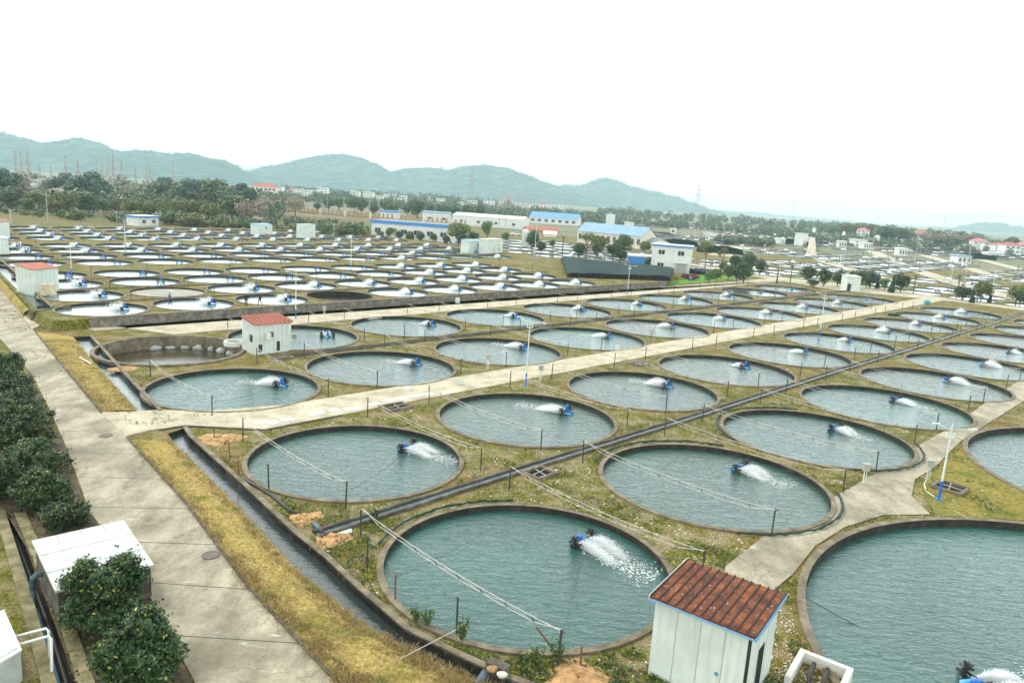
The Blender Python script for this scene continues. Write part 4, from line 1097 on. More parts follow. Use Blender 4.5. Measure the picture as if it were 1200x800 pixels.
# cars by the house
def car(label, p, rz, paint):
    e = thing('parked_car', label, 'car', p, rz, 'dark cars parked beside the house')
    b = MB(); b.smooth = False
    prof = [(-2.2,.35),(-2.25,.75),(-2.1,.95),(-1.3,1.02),(-.75,1.42),(.75,1.46),(1.5,1.08),(2.15,1.0),(2.25,.7),(2.2,.35)]
    for s in (0,):
        n = len(prof)
        L_ = [(x, -.86*(1 if z < 1.1 else .82), z) for x, z in prof]; R_ = [(x, .86*(1 if z < 1.1 else .82), z) for x, z in prof]
        b.add(L_+R_, [tuple(range(n)), tuple(reversed(range(n, 2*n)))] + [(i, i+n, (i+1) % n+n, (i+1) % n) for i in range(n)])
    b.build('body', MT[paint], e)
    b = MB()
    for s in (-1, 1):
        q = [(-1.15,s*.875,1.04),(1.3,s*.875,1.08),(.72,s*.735,1.40),(-.72,s*.735,1.37)]; b.add(q, [(0,1,2,3) if s < 0 else (3,2,1,0)])
    b.add([(1.5,-.7,1.10),(1.5,.7,1.10),(.80,.62,1.46),(.80,-.62,1.46)], [(0,1,2,3)]); b.add([(-1.32,-.7,1.05),(-1.32,.7,1.05),(-.79,.62,1.43),(-.79,-.62,1.43)], [(3,2,1,0)])
    b.build('window', MT['glass'], e)
    for x in (-1.35, 1.4):
        for s in (-.88, .88):
            b = MB(); b.tube([(x, s-.1, .33), (x, s+.1, .33)], .33, 12); b.build('wheel', MT['black'], e)
CL = ['black car parked nearest to the corner of the white house', 'black car parked second from the white house', 'dark blue car parked third from the white house', 'dark blue car parked fourth from the white house', 'black car parked last, next to the palm trunk', 'dark car parked before the sky blue roofed hall']
for k, x in enumerate((811, 818, 824, 830, 836)): car(CL[k], at(x, 320 + k*.4), .9 + .1*k, ['car1','car1','car2','car2','car1'][k])
car(CL[5], at(702, 289), -.2, 'car2')
car('white van like car parked in the storage yard', at(604, 276), .1, 'car3')

# lamp posts
def lamp(label, p, h=5.6, full=True):
    e = thing('lamp_post', label, 'lamp post', p, rr(-.4,.4), 'white lamp posts with blue bases')
    b = MB(); b.tube([(0,0,1.2), (0,0,h)], [.065,.045], 8); b.build('pole', MT['white'], e)
    b = MB(); b.tube([(0,0,-.1), (0,0,1.2)], .075, 8); b.box(-.18,.18,-.18,.18,-.02,.05); b.build('base', MT['motor'], e)
    b = MB(); b.tube([(-1.0,0,h+.25), (-.15,0,h-.1), (0,0,h-.15), (.15,0,h-.1), (1.25,.0,h-.02)], .028, 6); b.tube([(0,0,h-.15),(0,0,h+.3)], .035, 6); b.build('arm', MT['white'], e)
    for s in ((-1.05, h+.24), (1.3, h-.04)):
        b = MB(); b.box(s[0]-.22, s[0]+.22, -.09, .09, s[1]-.03, s[1]+.04); b.build('lamp_head', MT['white'], e)
    b = MB(); b.box(-.28,.28,-.04,.04,h-.62,h-.56); b.box(-.28,-.2,-.05,.05,h-.62,h-.3); b.box(.2,.28,-.05,.05,h-.62,h-.3); b.build('bracket', MT['white'], e)
LP = [(1100,585,95,'white lamp post with blue base by the square pit and concrete lane'), (616,452,82,'white lamp post with blue base beside the tan path amid the ponds'), (346.5,374,56,'white lamp post with blue base between the stone wall and tan path'),
      (735,346,36,'white lamp post at the end of the stone wall near the shade tent'), (960,395,52,'white lamp post beside the far part of the tan path'), (84,324,34,'slim white lamp post beside the hut on the terrace'),
      (147,292,36,'white lamp post in the first terrace rows, before the little house'), (137,263,16,'white lamp post at the rear edge of terrace before round shrubs'), (13,267,22,'white lamp post behind the huts at the canal'),
      (391,282,20,'white lamp post at the rear edge of terrace by a clump of shrubs'), (411,318,40,'tall white lamp post in the terrace facing the tall hut'), (626,305,52,'tall lamp post where the yard road meets the terrace'), (675,303,10,'short lamp post by the yard road tree'),
      (1113,335,22,'white lamp post beyond the palm by the cross road'), (1163,338,22,'white lamp post near the round tree beyond the cross road'), (911,333,24,'white lamp post under the palm near the cross road'), (983,318,20,'white lamp post on the rough strip between distant ponds'), (846,288,22,'white lamp post beyond the two storey house'), (813,288,20,'white mast like lamp post behind the house roof')]
for x, y, hp, lab in LP: z = TZ if 'terrace' in lab and y < 330 else 0; p = at(x, y, z); lamp(lab, p, hp*p.y/F*.97)
# utility poles
def pole(label, p, h, mat='grey'):
    e = thing('utility_pole', label, 'utility pole', p, rr(0,3), 'utility poles')
    b = MB(); b.tube([(0,0,-.2), (0,0,h)], [.16,.10], 8); b.build('pole', MT[mat], e)
    b = MB(); b.box(-1.1,1.1,-.06,.06,h-.9,h-.75); b.build('crossarm', MT['grey'], e)
UP = [(56,262,36,'tall concrete pole behind the huts at the canal'), (256,257,24,'concrete pole between the little house and the wood'), (283,256,26,'concrete pole beside the cream cottage'), (383,257,26,'pale pole before the orange fence, first of three'), (402,256,26,'pale leaning pole before the orange fence'), (376,257,24,'thin pole close to a taller pale pole at the orange fence'),
      (432,276,42,'tall pole beside the blue fascia hall'), (498,257,14,'short white pole behind the warehouses'), (591,284,28,'thin tall pole near the two huts by the yard road'), (584,283,30,'taller thin pole near the two huts by the yard road'), (1071,312,40,'dark pole standing amid the far ponds'), (1129,339,55,'tall tilted pale pole near the palm past the cross road'), (970,297,20,'white pole by the pale ramp'), (1015,337,60,'thin tall pole behind the white hut of the cross road'), (480,250,16,'lamp like pole behind the small gatehouse'), (465,250,14,'pole near the small gatehouse')]
for x, y, hp, lab in UP: p = at(x, y); pole(lab, p, hp*p.y/F)
# lattice towers
def pylon(label, p, h, wd):
    e = bpy.data.objects.new('lattice_tower', None)
    b = MB(); n = 8; q = wd/2
    cs = lambda t: [(s*q*(1-.85*t), u*q*(1-.85*t), h*t) for s, u in ((-1,-1),(1,-1),(1,1),(-1,1))]
    for k in range(4): b.tube([cs(i/n)[k] for i in range(n+1)], wd*.03, 4)
    for i in range(n):
        a, c = cs(i/n), cs((i+1)/n)
        for k in range(4): b.tube([a[k], c[(k+1) % 4]], wd*.018, 4)
    for t in (.72, .86): b.tube([(-wd*.9,0,h*t), (wd*.9,0,h*t)], wd*.03, 4)
    tag(b.build('lattice_tower', MT['grey'], None, p, .4), label, 'tower', 'lattice towers')
pylon('steel lattice tower standing in front of the middle hill', gx(551, 760), 44, 7)
pylon('steel lattice tower at the end of the hill range', gx(815, 950), 48, 8)
hp_ = atd(69, 168, 2900); pylon('small lattice mast on top of the first wooded hill', Vector((hp_.x, hp_.y, hp_.z-8)), 60, 9)
hp_ = atd(1108, 256, 900); pylon('thin tall mast rising above the village trees', Vector((hp_.x, hp_.y, 0)), 32, 2.4)
hp_ = atd(930, 247, 1500); pylon('far thin mast against the misty hills', Vector((hp_.x, hp_.y, 0)), 48, 4)

# ------------------------------------------------------------------ people on the terrace
def person(label, p, rz, mats, crouch=False):
    V = {'pel': (0,0,.95), 'ch': (0.02,0,1.30), 'nk': (.03,0,1.50), 'hd': (.05,0,1.63), 'tp': (.05,0,1.74),
         'lh': (0,.10,.90), 'lk': (.20,.10,.50), 'lf': (.22,.10,.07), 'lt': (.38,.10,.04), 'rh': (0,-.10,.90), 'rk': (.02,-.10,.48), 'rf': (-.28,-.10,.10), 'rt': (-.13,-.10,.03),
         'ls': (.02,.20,1.42), 'le': (-.08,.26,1.15), 'lw': (.06,.27,.90), 'lg': (.12,.27,.80), 'rs': (.02,-.20,1.42), 're': (.08,-.26,1.15), 'rw': (.26,-.26,.98), 'rg': (.34,-.26,.93)}
    Rd = {'pel': .15, 'ch': .17, 'nk': .06, 'hd': .10, 'tp': .07, 'lh': .10, 'lk': .07, 'lf': .05, 'lt': .04, 'rh': .10, 'rk': .07, 'rf': .05, 'rt': .04, 'ls': .075, 'le': .052, 'lw': .038, 'lg': .045, 'rs': .075, 're': .052, 'rw': .038, 'rg': .045}
    E_ = [('pel','ch'),('ch','nk'),('nk','hd'),('hd','tp'),('pel','lh'),('lh','lk'),('lk','lf'),('lf','lt'),('pel','rh'),('rh','rk'),('rk','rf'),('rf','rt'),('ch','ls'),('ls','le'),('le','lw'),('lw','lg'),('ch','rs'),('rs','re'),('re','rw'),('rw','rg')]
    K = list(V); me = bpy.data.meshes.new('person'); me.from_pydata([V[k] for k in K], [(K.index(a), K.index(c)) for a, c in E_], [])
    o = bpy.data.objects.new('person', me); C.objects.link(o)
    sk = o.modifiers.new('skin', 'SKIN'); sv = me.skin_vertices[0].data
    for i, k in enumerate(K): sv[i].radius = (Rd[k], Rd[k])
    sv[0].use_root = True
    sb = o.modifiers.new('sub', 'SUBSURF'); sb.levels = 2; sb.render_levels = 2
    dg = bpy.context.evaluated_depsgraph_get(); nm = bpy.data.meshes.new_from_object(o.evaluated_get(dg))
    o.modifiers.clear(); o.data = nm; nm.materials.clear()
    for m in mats: nm.materials.append(MT[m])
    for f in nm.polygons:
        z = f.center.z; x, y = f.center.x, f.center.y
        f.material_index = 3 if z > 1.66 or (z > 1.56 and x < .02) else (2 if z > 1.50 or (abs(y) > .22 and z < .96) else (1 if z > .93 else 0)); f.use_smooth = True
    o.location = p; o.rotation_euler = (0,0,rz)
    tag(o, label, 'person')
person('person in dark clothes and blue top standing on the pond rim', at(199, 358.5, TZ), .6, ['cloth_navy','cloth_blue','skin','cloth_black'])
person('person in black walking along the wall beside another', at(305, 357.5, TZ+.1), 3.0, ['cloth_black','cloth_navy','skin','cloth_black'])
person('person in black standing behind another on the terrace wall', at(288.5, 359, TZ+.1), -1.2, ['cloth_black','cloth_black','skin','cloth_black'])

# ------------------------------------------------------------------ near details
# shed with white panel roof, in the shrubs
c1, c2, c3, c4 = at(37,633,1.45), at(145,609,1.45), at(181,662,1.45), at(65,693,1.45)
e = thing('panel_shed', 'low shed with flat roof of white panels among the shrubs by the road', 'shed', (0,0,0))
b = MB(); sh = lambda q, k=.94: Vector((( q.x-(c1.x+c3.x)/2)*k+(c1.x+c3.x)/2, (q.y-(c1.y+c3.y)/2)*k+(c1.y+c3.y)/2, 0))
B4 = [sh(q) for q in (c4, c3, c2, c1)]
b.hexa([Vector((q.x,q.y,-.2)) for q in B4], [Vector((q.x,q.y,1.36)) for q in B4]); b.build('wall', MT['wallc'], e)  # dark concrete colour stands in for shade on the shed's sides
for k in range(6):                                         # roof panels with open seams
    t0, t1 = k/6, (k+1)/6-.006
    L0, L1 = c1.lerp(c4, t0), c1.lerp(c4, t1); R0_, R1 = c2.lerp(c3, t0), c2.lerp(c3, t1)
    segs = [(0,.25),(.254,.5),(.504,.75),(.754,1)] if k == 0 else [(0,1)]
    for s0, s1 in segs:
        b = MB(); q = [L0.lerp(R0_, s0), L0.lerp(R0_, s1), L1.lerp(R1, s1), L1.lerp(R1, s0)]
        zt = 1.45 + .01*(k % 2); b.hexa([Vector((v.x,v.y,1.37)) for v in reversed(q)], [Vector((v.x,v.y,zt)) for v in reversed(q)]); b.build('roof_panel', MT['roofpanel'], e)
b = MB(); b.tube([at(50,672,1.1), at(43,673,1.15), at(39,677,1.0), at(38,690,.35), at(40,722,-.6)], .12, 10); b.smooth = True
tag(b.build('bent_pipe', MT['pipe']), 'thick dark grey bent pipe coming out of the panel roofed shed', 'pipe')
# white cabinet with pipes in the corner
q0, q1, q2, q3 = at(-42,738,1.1), at(4,717,1.1), at(24,762,1.1), at(-40,800,1.1)
e = thing('air_cabinet', 'white metal cabinet beside the trench, in the corner of picture', 'cabinet', (0,0,0))
b = MB(); b.hexa([Vector((q.x,q.y,-.1)) for q in (q3,q2,q1,q0)], [Vector((q.x,q.y,1.1)) for q in (q3,q2,q1,q0)]); b.build('body', MT['roofpanel'], e)
cen = (q0+q1+q2+q3)/4; b = MB(); i4 = [cen.lerp(q, 1.05) for q in (q3,q2,q1,q0)]; b.hexa([Vector((q.x,q.y,1.103)) for q in i4], [Vector((q.x,q.y,1.16)) for q in i4]); i5 = [cen.lerp(q, .9) for q in (q3,q2,q1,q0)]; b.hexa([Vector((q.x,q.y,1.163)) for q in i5], [Vector((q.x,q.y,1.2)) for q in i5]); b.build('lid', MT['white'], e)
for k, (L_, lab) in enumerate([([(17,746,1.0),(54,736,1.0),(57,739,.95),(58,770,.1)], 'white pipe loop from the cabinet, farther of two'), ([(22,755,1.0),(57,745,1.0),(60,748,.95),(61,800,-.2)], 'white pipe loop from the cabinet, closer of two')]):
    b = MB(); b.smooth = True; b.tube([at(*q) for q in L_], .05, 8); tag(b.build('white_pipe', MT['wpipe']), lab, 'pipe', 'white pipes from the cabinet')
# manholes
for x, y, lab in [(247,650,'rusty round manhole cover beside the grass verge'), (124,510,'rusty round manhole cover at the road junction'), (477,454,'pale round manhole cover on the tan path')]:
    q = at(x, y, .09); b = MB(); b.lathe([(0,.012),(.30,.012),(.31,.02),(.38,.02),(.40,0)], 28); b.smooth = False
    tag(b.build('manhole_cover', MT['cover'] if 'rusty' in lab else MT['slab'], None, q), lab, 'manhole cover')
# sand piles
def mound(label, p, r, h, seed):
    random.seed(seed); b = MB(); b.smooth = True; n, m = 26, 7; vs = []
    for j in range(m+1):
        t = j/m
        for k in range(n):
            a = k*6.2832/n; q = r*t*(1+.16*math.sin(a*3+seed)+.07*math.sin(a*7))
            vs.append((q*math.cos(a)*1.25, q*math.sin(a), h*(1-t)**1.2*(1+.2*math.sin(a*2+seed*2)) + rr(-.03,.03) - (.06 if j == m else 0) - .5*h*max(0, 1-t*3)))
    b.add(vs, [(j*n+k, (j+1)*n+k, (j+1)*n+(k+1) % n, j*n+(k+1) % n) for j in range(m) for k in range(n)]); b.add([vs[k] for k in range(n)], [tuple(range(n))])
    tag(b.build('sand_pile', MT['sand'], None, p, rr(0,1)), label, 'sand pile')
mound('orange sand pile below the culvert at the corner of path', at(258,514), 1.25, .32, 1)
mound('flattened orange sand pile at the black ditch mouth, path side', at(359,607), .8, .25, 2)
mound('flattened orange sand pile at the black ditch mouth, with white stones', at(390,632), .85, .26, 3)
mound('orange sand pile with stake by the white pump hut', at(676,796), 1.15, .4, 4)
mound('orange sand strip under the tilted feed line near the drained pond', at(146,432), .95, .2, 5)
for x, y, h, lab in [(352,606,.75,'short stake in the sand pile on the path side of the ditch'), (378,628,.8,'short stake in the sand pile with white stones'), (680,784,.95,'dark stake in the sand pile by the pump hut')]:
    post(lab, at(x, y), POSTR, s=h/1.25)
# pits with frames
def pit(label, p, rz, w_, d_):
    e = thing('drain_pit', label, 'pit', p, rz)
    b = MB(); t = .16
    for q in ((-w_/2-t, w_/2+t, -d_/2-t, -d_/2), (-w_/2-t, w_/2+t, d_/2, d_/2+t), (-w_/2-t, -w_/2, -d_/2, d_/2), (w_/2, w_/2+t, -d_/2, d_/2)): b.box(*q, -.05, .22)
    b.build('frame', MT['rim'], e); b = MB(); b.box(-w_/2, w_/2, -d_/2, d_/2, -.03, .03); b.build('pit_shade', MT['black'], e)  # no hole: black slab stands in for the shaded inside of the pit
    b = MB(); b.tube([(-w_/2,-.1,.18),(w_/2,.15,.18)], .03, 6); b.tube([(-.1,-d_/2,.19),(.2,d_/2,.15)], .03, 6); b.build('pipe', MT['grey'], e)
pit('square concrete pit beside the lamp post on the grass', at(1113,573), .78, 1.5, 1.5)
pit('square pit next to the black ditch between four ponds', at(632,556), .78, 1.5, 1.2)
pit('dark rectangular pit on the gravel below the tan path', at(464,478), .78, 1.9, 1.2)
pit('dark rectangular pit on grass below the farther tan path', at(748,427), .78, 1.8, 1.2)
pit('small dark pit beside the second pump hut', at(332,420), .78, 1.4, .8)
# control boxes on posts
def cbox(label, p, h):
    e = thing('control_box', label, 'control box', p, rr(-.3,.3), 'control boxes on posts')
    b = MB(); b.tube([(-.06,0,-.1),(-.06,0,h-.4)], .04, 8); b.tube([(.08,0,-.1),(.08,0,h-.4)], .03, 8); b.build('post', MT['white'], e)
    b = MB(); b.box(-.2,.2,-.14,.14,h-.42,h); b.box(-.23,.23,-.17,.17,h,h+.04); b.build('box', MT['grey'], e)
for x, y, h, lab in [(1012,567,1.35,'grey control box on white post where the lane meets the third pond'), (1087,562,1.35,'grey control box on white post beside the lamp post pit'), (633,446,1.45,'grey control box on white post next to the middle lamp post'), (571,433,1.5,'grey control box on post before the tan path'), (380,373,1.5,'grey control box by the lamp post under the stone wall'), (345,406,1.3,'dark control box beside the second pump hut')]: cbox(lab, at(x, y), h)
b = MB(); b.smooth = True; b.tube([at(1086,562,.6), at(1083,566,.3), at(1085,575,.06), at(1095,582,.06)], .03, 7); tag(b.build('white_pipe', MT['wpipe']), 'white conduit running from the control box to the lamp post', 'pipe')
# slabs lying along the path edge
SL = [(305,496,12,3),(320,497,9,3),(336,493,10,2.5),(371,486,14,4),(392,482,9,3),(414,480,17,3.2),(438,475,10,2.6),(456,471,10,2.6),(472,468,10,2.4),(488,465,10,2.2),(503,463,9,2.2),(522,461,9,3)]
for k, (x, y, wpx, hpx) in enumerate(SL):
    p = at(x, y); a = GU*(wpx*p.y/F*.72); c = GV*.35; b = MB(); j = rr(-.15,.15)
    q = [p-a-c, p+a-c+GV*j, p+a+c+GV*j, p-a+c]; b.hexa([Vector((v.x,v.y,.0)) for v in q], [Vector((v.x,v.y,.11+rr(0,.04))) for v in q])
    tag(b.build('loose_slab', MT['slab']), f'pale loose slab lying along the tan path, {ORD[k]} from the canal', 'slab', 'pale slabs along the tan path')
# small white notice boards
for x, y, lab in [(540,452,'small white board on the tan path edge, by the middle pond'), (723,411,'small white board on the tan path edge, past the lamp post'), (536,356,'small white board at the foot of the stone wall')]:
    q = at(x, y); b = MB(); s = q.y/F; b.box(-2.6*s, 2.6*s, -.03, .03, .1, 7.5*s); b.box(-2.2*s, -1.8*s, -.02, .02, -.1, .1); b.box(1.8*s, 2.2*s, -.02, .02, -.1, .1)
    tag(b.build('notice_board', MT['white'], None, q, .2), lab, 'board', 'small white boards')
# outlet chamber at the bottom edge
e = thing('outlet_chamber', 'open pale concrete chamber with dark pipes on the rim of the largest pond', 'chamber', at(958,796), math.radians(-35))
b = MB()
for q in ((-.9,1.0,.75,.95), (-.9,-.7,-1.2,.75), (.8,1.0,-1.2,.75)): b.box(q[0], q[1], q[2], q[3], -.3, .42)
b.build('wall', MT['slab'], e); b = MB(); b.box(-.7,.8,-1.2,.75,-.3,-.05); b.build('floor', MT['black'], e)
for k in range(2):
    b = MB(); b.smooth = True; b.tube([(-.3+k*.5,.6,.2), (-.25+k*.5,-.2,.25), (-.1+k*.4,-1.1,.05)], .09, 8); b.build('pipe', MT['dark'], e)
b = MB(); b.smooth = True; b.tube([at(566,800,.05)+Vector((-.6,-.9,-.2)), at(566,796,.0), at(572,786,-.15)], .22, 14); tag(b.build('hose_end', MT['pipe']), 'thick corrugated grey hose end hanging over the canal wall', 'hose')
b = MB(); b.box(-.4,.4,-.2,.2,-.2,.45); o = b.build('concrete_block', MT['wallc'], None, at(583,790), -.55); tag(o, 'grey concrete block with stones on it at the canal wall', 'block')
for k, (dx, lab) in enumerate([(-.25,'pinkish stone on the concrete block, canal side'), (.2,'pale stone on the concrete block, pond side')]):
    b = MB(); b.smooth = True; b.blob((0,0,.1), .19, .14, .12, 9, 6, .15); tag(b.build('stone', MT['sand'] if k == 0 else MT['litter'], None, at(583,790,.45) + edir*dx), lab, 'stone')
b = MB(); b.smooth = True; b.tube([at(282,560,.08), at(300,569,.06), at(318,580,.06), at(335,594,.06), at(347,602,.08)], .09, 8); tag(b.build('black_hose', MT['dark']), 'thick black hose lying on grass beside the second row pond', 'hose')
b = MB(); b.smooth = True; b.tube([at(367,613,.12), at(378,623,.1)], .13, 10); tag(b.build('short_pipe', MT['pipe']), 'short dark blue pipe sticking out over the ditch mouth', 'pipe')
q = at(404,623); b = MB(); b.box(-.35,.35,-.25,.25,.02,.06); tag(b.build('white_sheet', MT['white'], None, q, .3), 'white square sheet lying on grass by the closest large pond', 'sheet')
rope('pale stay wire from the dark post across the canal to the verge', at(535,737,1.3), at(460,776,.05), 0, .014, 'rod', 4, 'wire', 'stay_wire')
b = MB(); b.tube([at(628,737,1.2)+Vector((0,0,.1)), at(656,770,.0)], .035, 7); tag(b.build('brace_bar', MT['rustpost']), 'rusty slanting bar leaning on the feed line post in the weeds', 'bar')
b = MB(); b.box(-1.6,1.6,-.05,.05,.02,.1); tag(b.build('plank', MT['slab'], None, at(100,423,.15), -.75), 'pale plank lying across the dry grass and the narrow canal', 'plank')
for x, y, lab, m in [(736,312,'x','x')][:0]: pass
q = at(1086,357); b = MB(); b.smooth = True; b.blob((0,0,.55), .8, .5, .5, 10, 6, .12); tag(b.build('covered_cart', MT['green_box'], None, q), 'small teal and yellow covered load on the tan path junction', 'load')
q = at(1048,370); b = MB(); b.smooth = True; b.blob((0,0,.2), 1.3, .5, .28, 10, 6, .2); tag(b.build('net_heap', MT['net'], None, q), 'heap of green net on the ground past the tan path', 'net')

# ------------------------------------------------------------------ trees
def leaf_quad(b, p, s, nrm=None, el=1.7):
    a = Vector((random.gauss(0,1), random.gauss(0,1), random.gauss(0,.8)))
    if nrm is not None: a = a*.6 + nrm
    if a.length < 1e-6: a = Vector((0,0,1))
    a.normalize(); t = a.cross(Vector((random.gauss(0,1), random.gauss(0,1), random.gauss(0,1)))).normalized(); c = a.cross(t)
    b.add([p - t*s*el*.5, p + c*s*.45, p + t*s*el*.5, p - c*s*.45], [(0,1,2,3)])
def crown_mesh(name, mat, clumps, n, s, shell=.75, seed=1, twigs=0):
    random.seed(seed); b = MB(); wts = [c[1]**2 for c in clumps]
    for k in range(n):
        c, r, sq = random.choices(clumps, wts)[0]
        d = Vector((random.gauss(0,1), random.gauss(0,1), random.gauss(0,1))).normalized()
        q = r * (shell + (1-shell)*random.random()) * (1 if random.random() < .8 else rr(.3, 1.15))
        p = Vector(c) + Vector((d.x*q, d.y*q, d.z*q*sq))
        leaf_quad(b, p, s*rr(.6,1.4), Vector((d.x, d.y, d.z+.3)))
    return b.mesh(name, MT[mat])
def clumps_round(R, h0, h1, n, seed, r0=.38, r1=.6):
    random.seed(seed); o = []
    cz = (h0+h1)/2; hz = (h1-h0)/2
    for k in range(n):
        d = Vector((random.gauss(0,1), random.gauss(0,1), random.gauss(0,1))).normalized()
        t = rr(.35,.72); r = R*rr(r0, r1)
        o.append(((d.x*R*t, d.y*R*t, cz + d.z*hz*t), r, .8))
    return o
def trunk_mesh(name, h, r, clumps, mat='bark', seed=2, nb=6):
    random.seed(seed); b = MB(); b.smooth = True
    b.tube([(0,0,-.2), (rr(-.05,.05),rr(-.05,.05),h*.5), (rr(-.1,.1),rr(-.1,.1),h)], [r, r*.8, r*.45], 8)
    for c, rad, sq in random.sample(clumps, min(nb, len(clumps))):
        a = Vector((0,0,h*rr(.5,.95))); m = a.lerp(Vector(c), .55) + Vector((rr(-.2,.2), rr(-.2,.2), -.1))
        b.tube([a, m, Vector(c)], [r*.5, r*.33, r*.12], 6)
    return b.mesh(name, MT[mat])
TREE = {}
def proto(kind, mat, R, h0, h1, ncl, n, s, tr, seed, bark='bark', r0=.38, r1=.6):
    cl_ = clumps_round(R, h0, h1, ncl, seed, r0, r1)
    TREE[kind] = (crown_mesh('crown', mat, cl_, n, s, .72, seed), trunk_mesh('trunk', (h0+h1)/2, tr, cl_, bark, seed), h1)
# unit heights of about 6 m, scaled when set
proto('camphor', 'leaf_mid', 2.5, 1.3, 5.6, 16, 2600, .26, .16, 11)
proto('camphor2', 'leaf_mid2', 2.5, 1.1, 5.6, 15, 2600, .26, .16, 12)
proto('olive', 'leaf_olive', 2.4, 1.4, 5.6, 15, 2200, .28, .15, 13)
proto('brown', 'leaf_brown', 2.4, 1.2, 5.8, 14, 1300, .22, .13, 14, 'twig')
proto('wood', 'leaf_wood', 2.6, 1.2, 5.8, 15, 2200, .28, .15, 19)
proto('wood2', 'leaf_olive', 2.5, 1.2, 5.8, 14, 1500, .28, .15, 20)
proto('pine', 'leaf_pine', 2.6, 2.2, 6.4, 11, 2000, .26, .14, 15, 'bark', .25, .45)
proto('bush', 'leaf_mid', 1.5, .1, 2.0, 9, 1100, .20, .06, 16)
proto('bush2', 'leaf_olive', 1.5, .1, 2.0, 9, 1000, .20, .06, 17)
proto('redbush', 'leaf_red', 1.2, .1, 1.5, 8, 900, .16, .05, 18)
def cypress():
    random.seed(31); cl_ = [((rr(-.2,.2), rr(-.2,.2), .6+k*.5), .85-.085*k, 1.1) for k in range(9)]
    return crown_mesh('crown', 'leaf_dark', cl_, 1500, .18, .7, 31), trunk_mesh('trunk', 2.0, .1, cl_), 5.2
TREE['cypress'] = cypress()
def slender(seed):
    """Bare tall narrow tree in winter: a pole with a haze of short rising twigs."""
    random.seed(seed); b = MB(); h = 16.0
    for k in range(420):
        t = random.random()**.85; z = 2.0 + (h-2.1)*t; L = (1-t)*3.0 + .6; a = rr(0, 6.283)
        d = Vector((math.cos(a), math.sin(a), rr(.4,1.3))).normalized()*L*rr(.4,1)
        p = Vector((0,0,z)) + d*rr(0,.6); s = Vector((-math.sin(a), math.cos(a), 0))*.06
        b.add([p-s, p+s, p+d*.9], [(0,1,2)])
    cr = b.mesh('crown', MT['hazed_twig']); b = MB(); b.tube([(0,0,-.2),(0,0,h*.5),(0,0,h)], [.08,.05,.02], 7); return cr, b.mesh('trunk', MT['hazed_twig']), h
TREE['slender'] = slender(41); TREE['slender2'] = slender(42)
def palm():
    random.seed(51); b = MB()
    for k in range(26):
        a = k*2.4; el = rr(-.2, 1.1); L = rr(1.1,1.6)
        for j in range(9):
            t = j/8; c = Vector((math.cos(a)*L*t*math.cos(el*.6), math.sin(a)*L*t*math.cos(el*.6), 4.0 + L*t*math.sin(el) - .9*t*t))
            for s in (-1, 1):
                d = Vector((-math.sin(a)*s, math.cos(a)*s, -.25))*(.42*math.sin(math.pi*(.15+.8*t))); w_ = Vector((math.cos(a), math.sin(a), 0))*.05
                b.add([c-w_, c+w_, c+d+w_*2], [(0,1,2)])
    cr = b.mesh('crown', MT['leaf_olive']); b = MB(); b.smooth = True; b.tube([(0,0,-.2),(.03,0,2),(0,0,4.0)], [.16,.13,.15], 8); b.smooth = False
    return cr, b.mesh('trunk', MT['bark']), 4.9
TREE['palm'] = palm()
def bare_broad():
    random.seed(61); b = MB(); c = MB(); tips = []
    def grow(p, d, L, r, lv):
        q = p + d*L; b.tube([p, p.lerp(q,.5)+Vector((rr(-.05,.05),rr(-.05,.05),0)), q], [r, r*.85, r*.65], 6)
        if lv == 0: tips.append(q); return
        for k in range(3): grow(q, (d + Vector((rr(-.8,.8), rr(-.8,.8), rr(-.05,.5)))).normalized(), L*rr(.6,.8), r*.62, lv-1)
    grow(Vector((0,0,-.1)), Vector((0,0,1)), 1.7, .16, 3)
    for t in tips:
        for k in range(26): leaf_quad(c, t + Vector((random.gauss(0,.28), random.gauss(0,.28), random.gauss(0,.25))), .17)
    return c.mesh('crown', MT['leaf_olive']), b.mesh('trunk', MT['twig']), 4.9
TREE['pollard'] = bare_broad()
def tree(kind, label, p, h, group, wide=1.0, name='tree'):
    cr, tk, H = TREE[kind]; s = h/H
    e = thing(name, label, 'tree' if name != 'shrub' else 'shrub', p, rr(0, 6.28), group); e.scale = (s*wide, s*wide*rr(.9,1.1), s)
    link('crown', cr, e); link('trunk', tk, e); return e
def tree_px(kind, label, x, ybase, hpx, group, wide=1.0, name='tree', z=0):
    p = at(x, ybase, z); return tree(kind, label, p, hpx*p.y/F*1.18, group, wide, name)
def tree_d(kind, label, x, ytop, depth, group, wide=1.0, name='tree'):
    p = gx(x, depth); q = atd(x, ytop, depth); return tree(kind, label, p, max(2.0, q.z), group, wide, name)
random.seed(101)
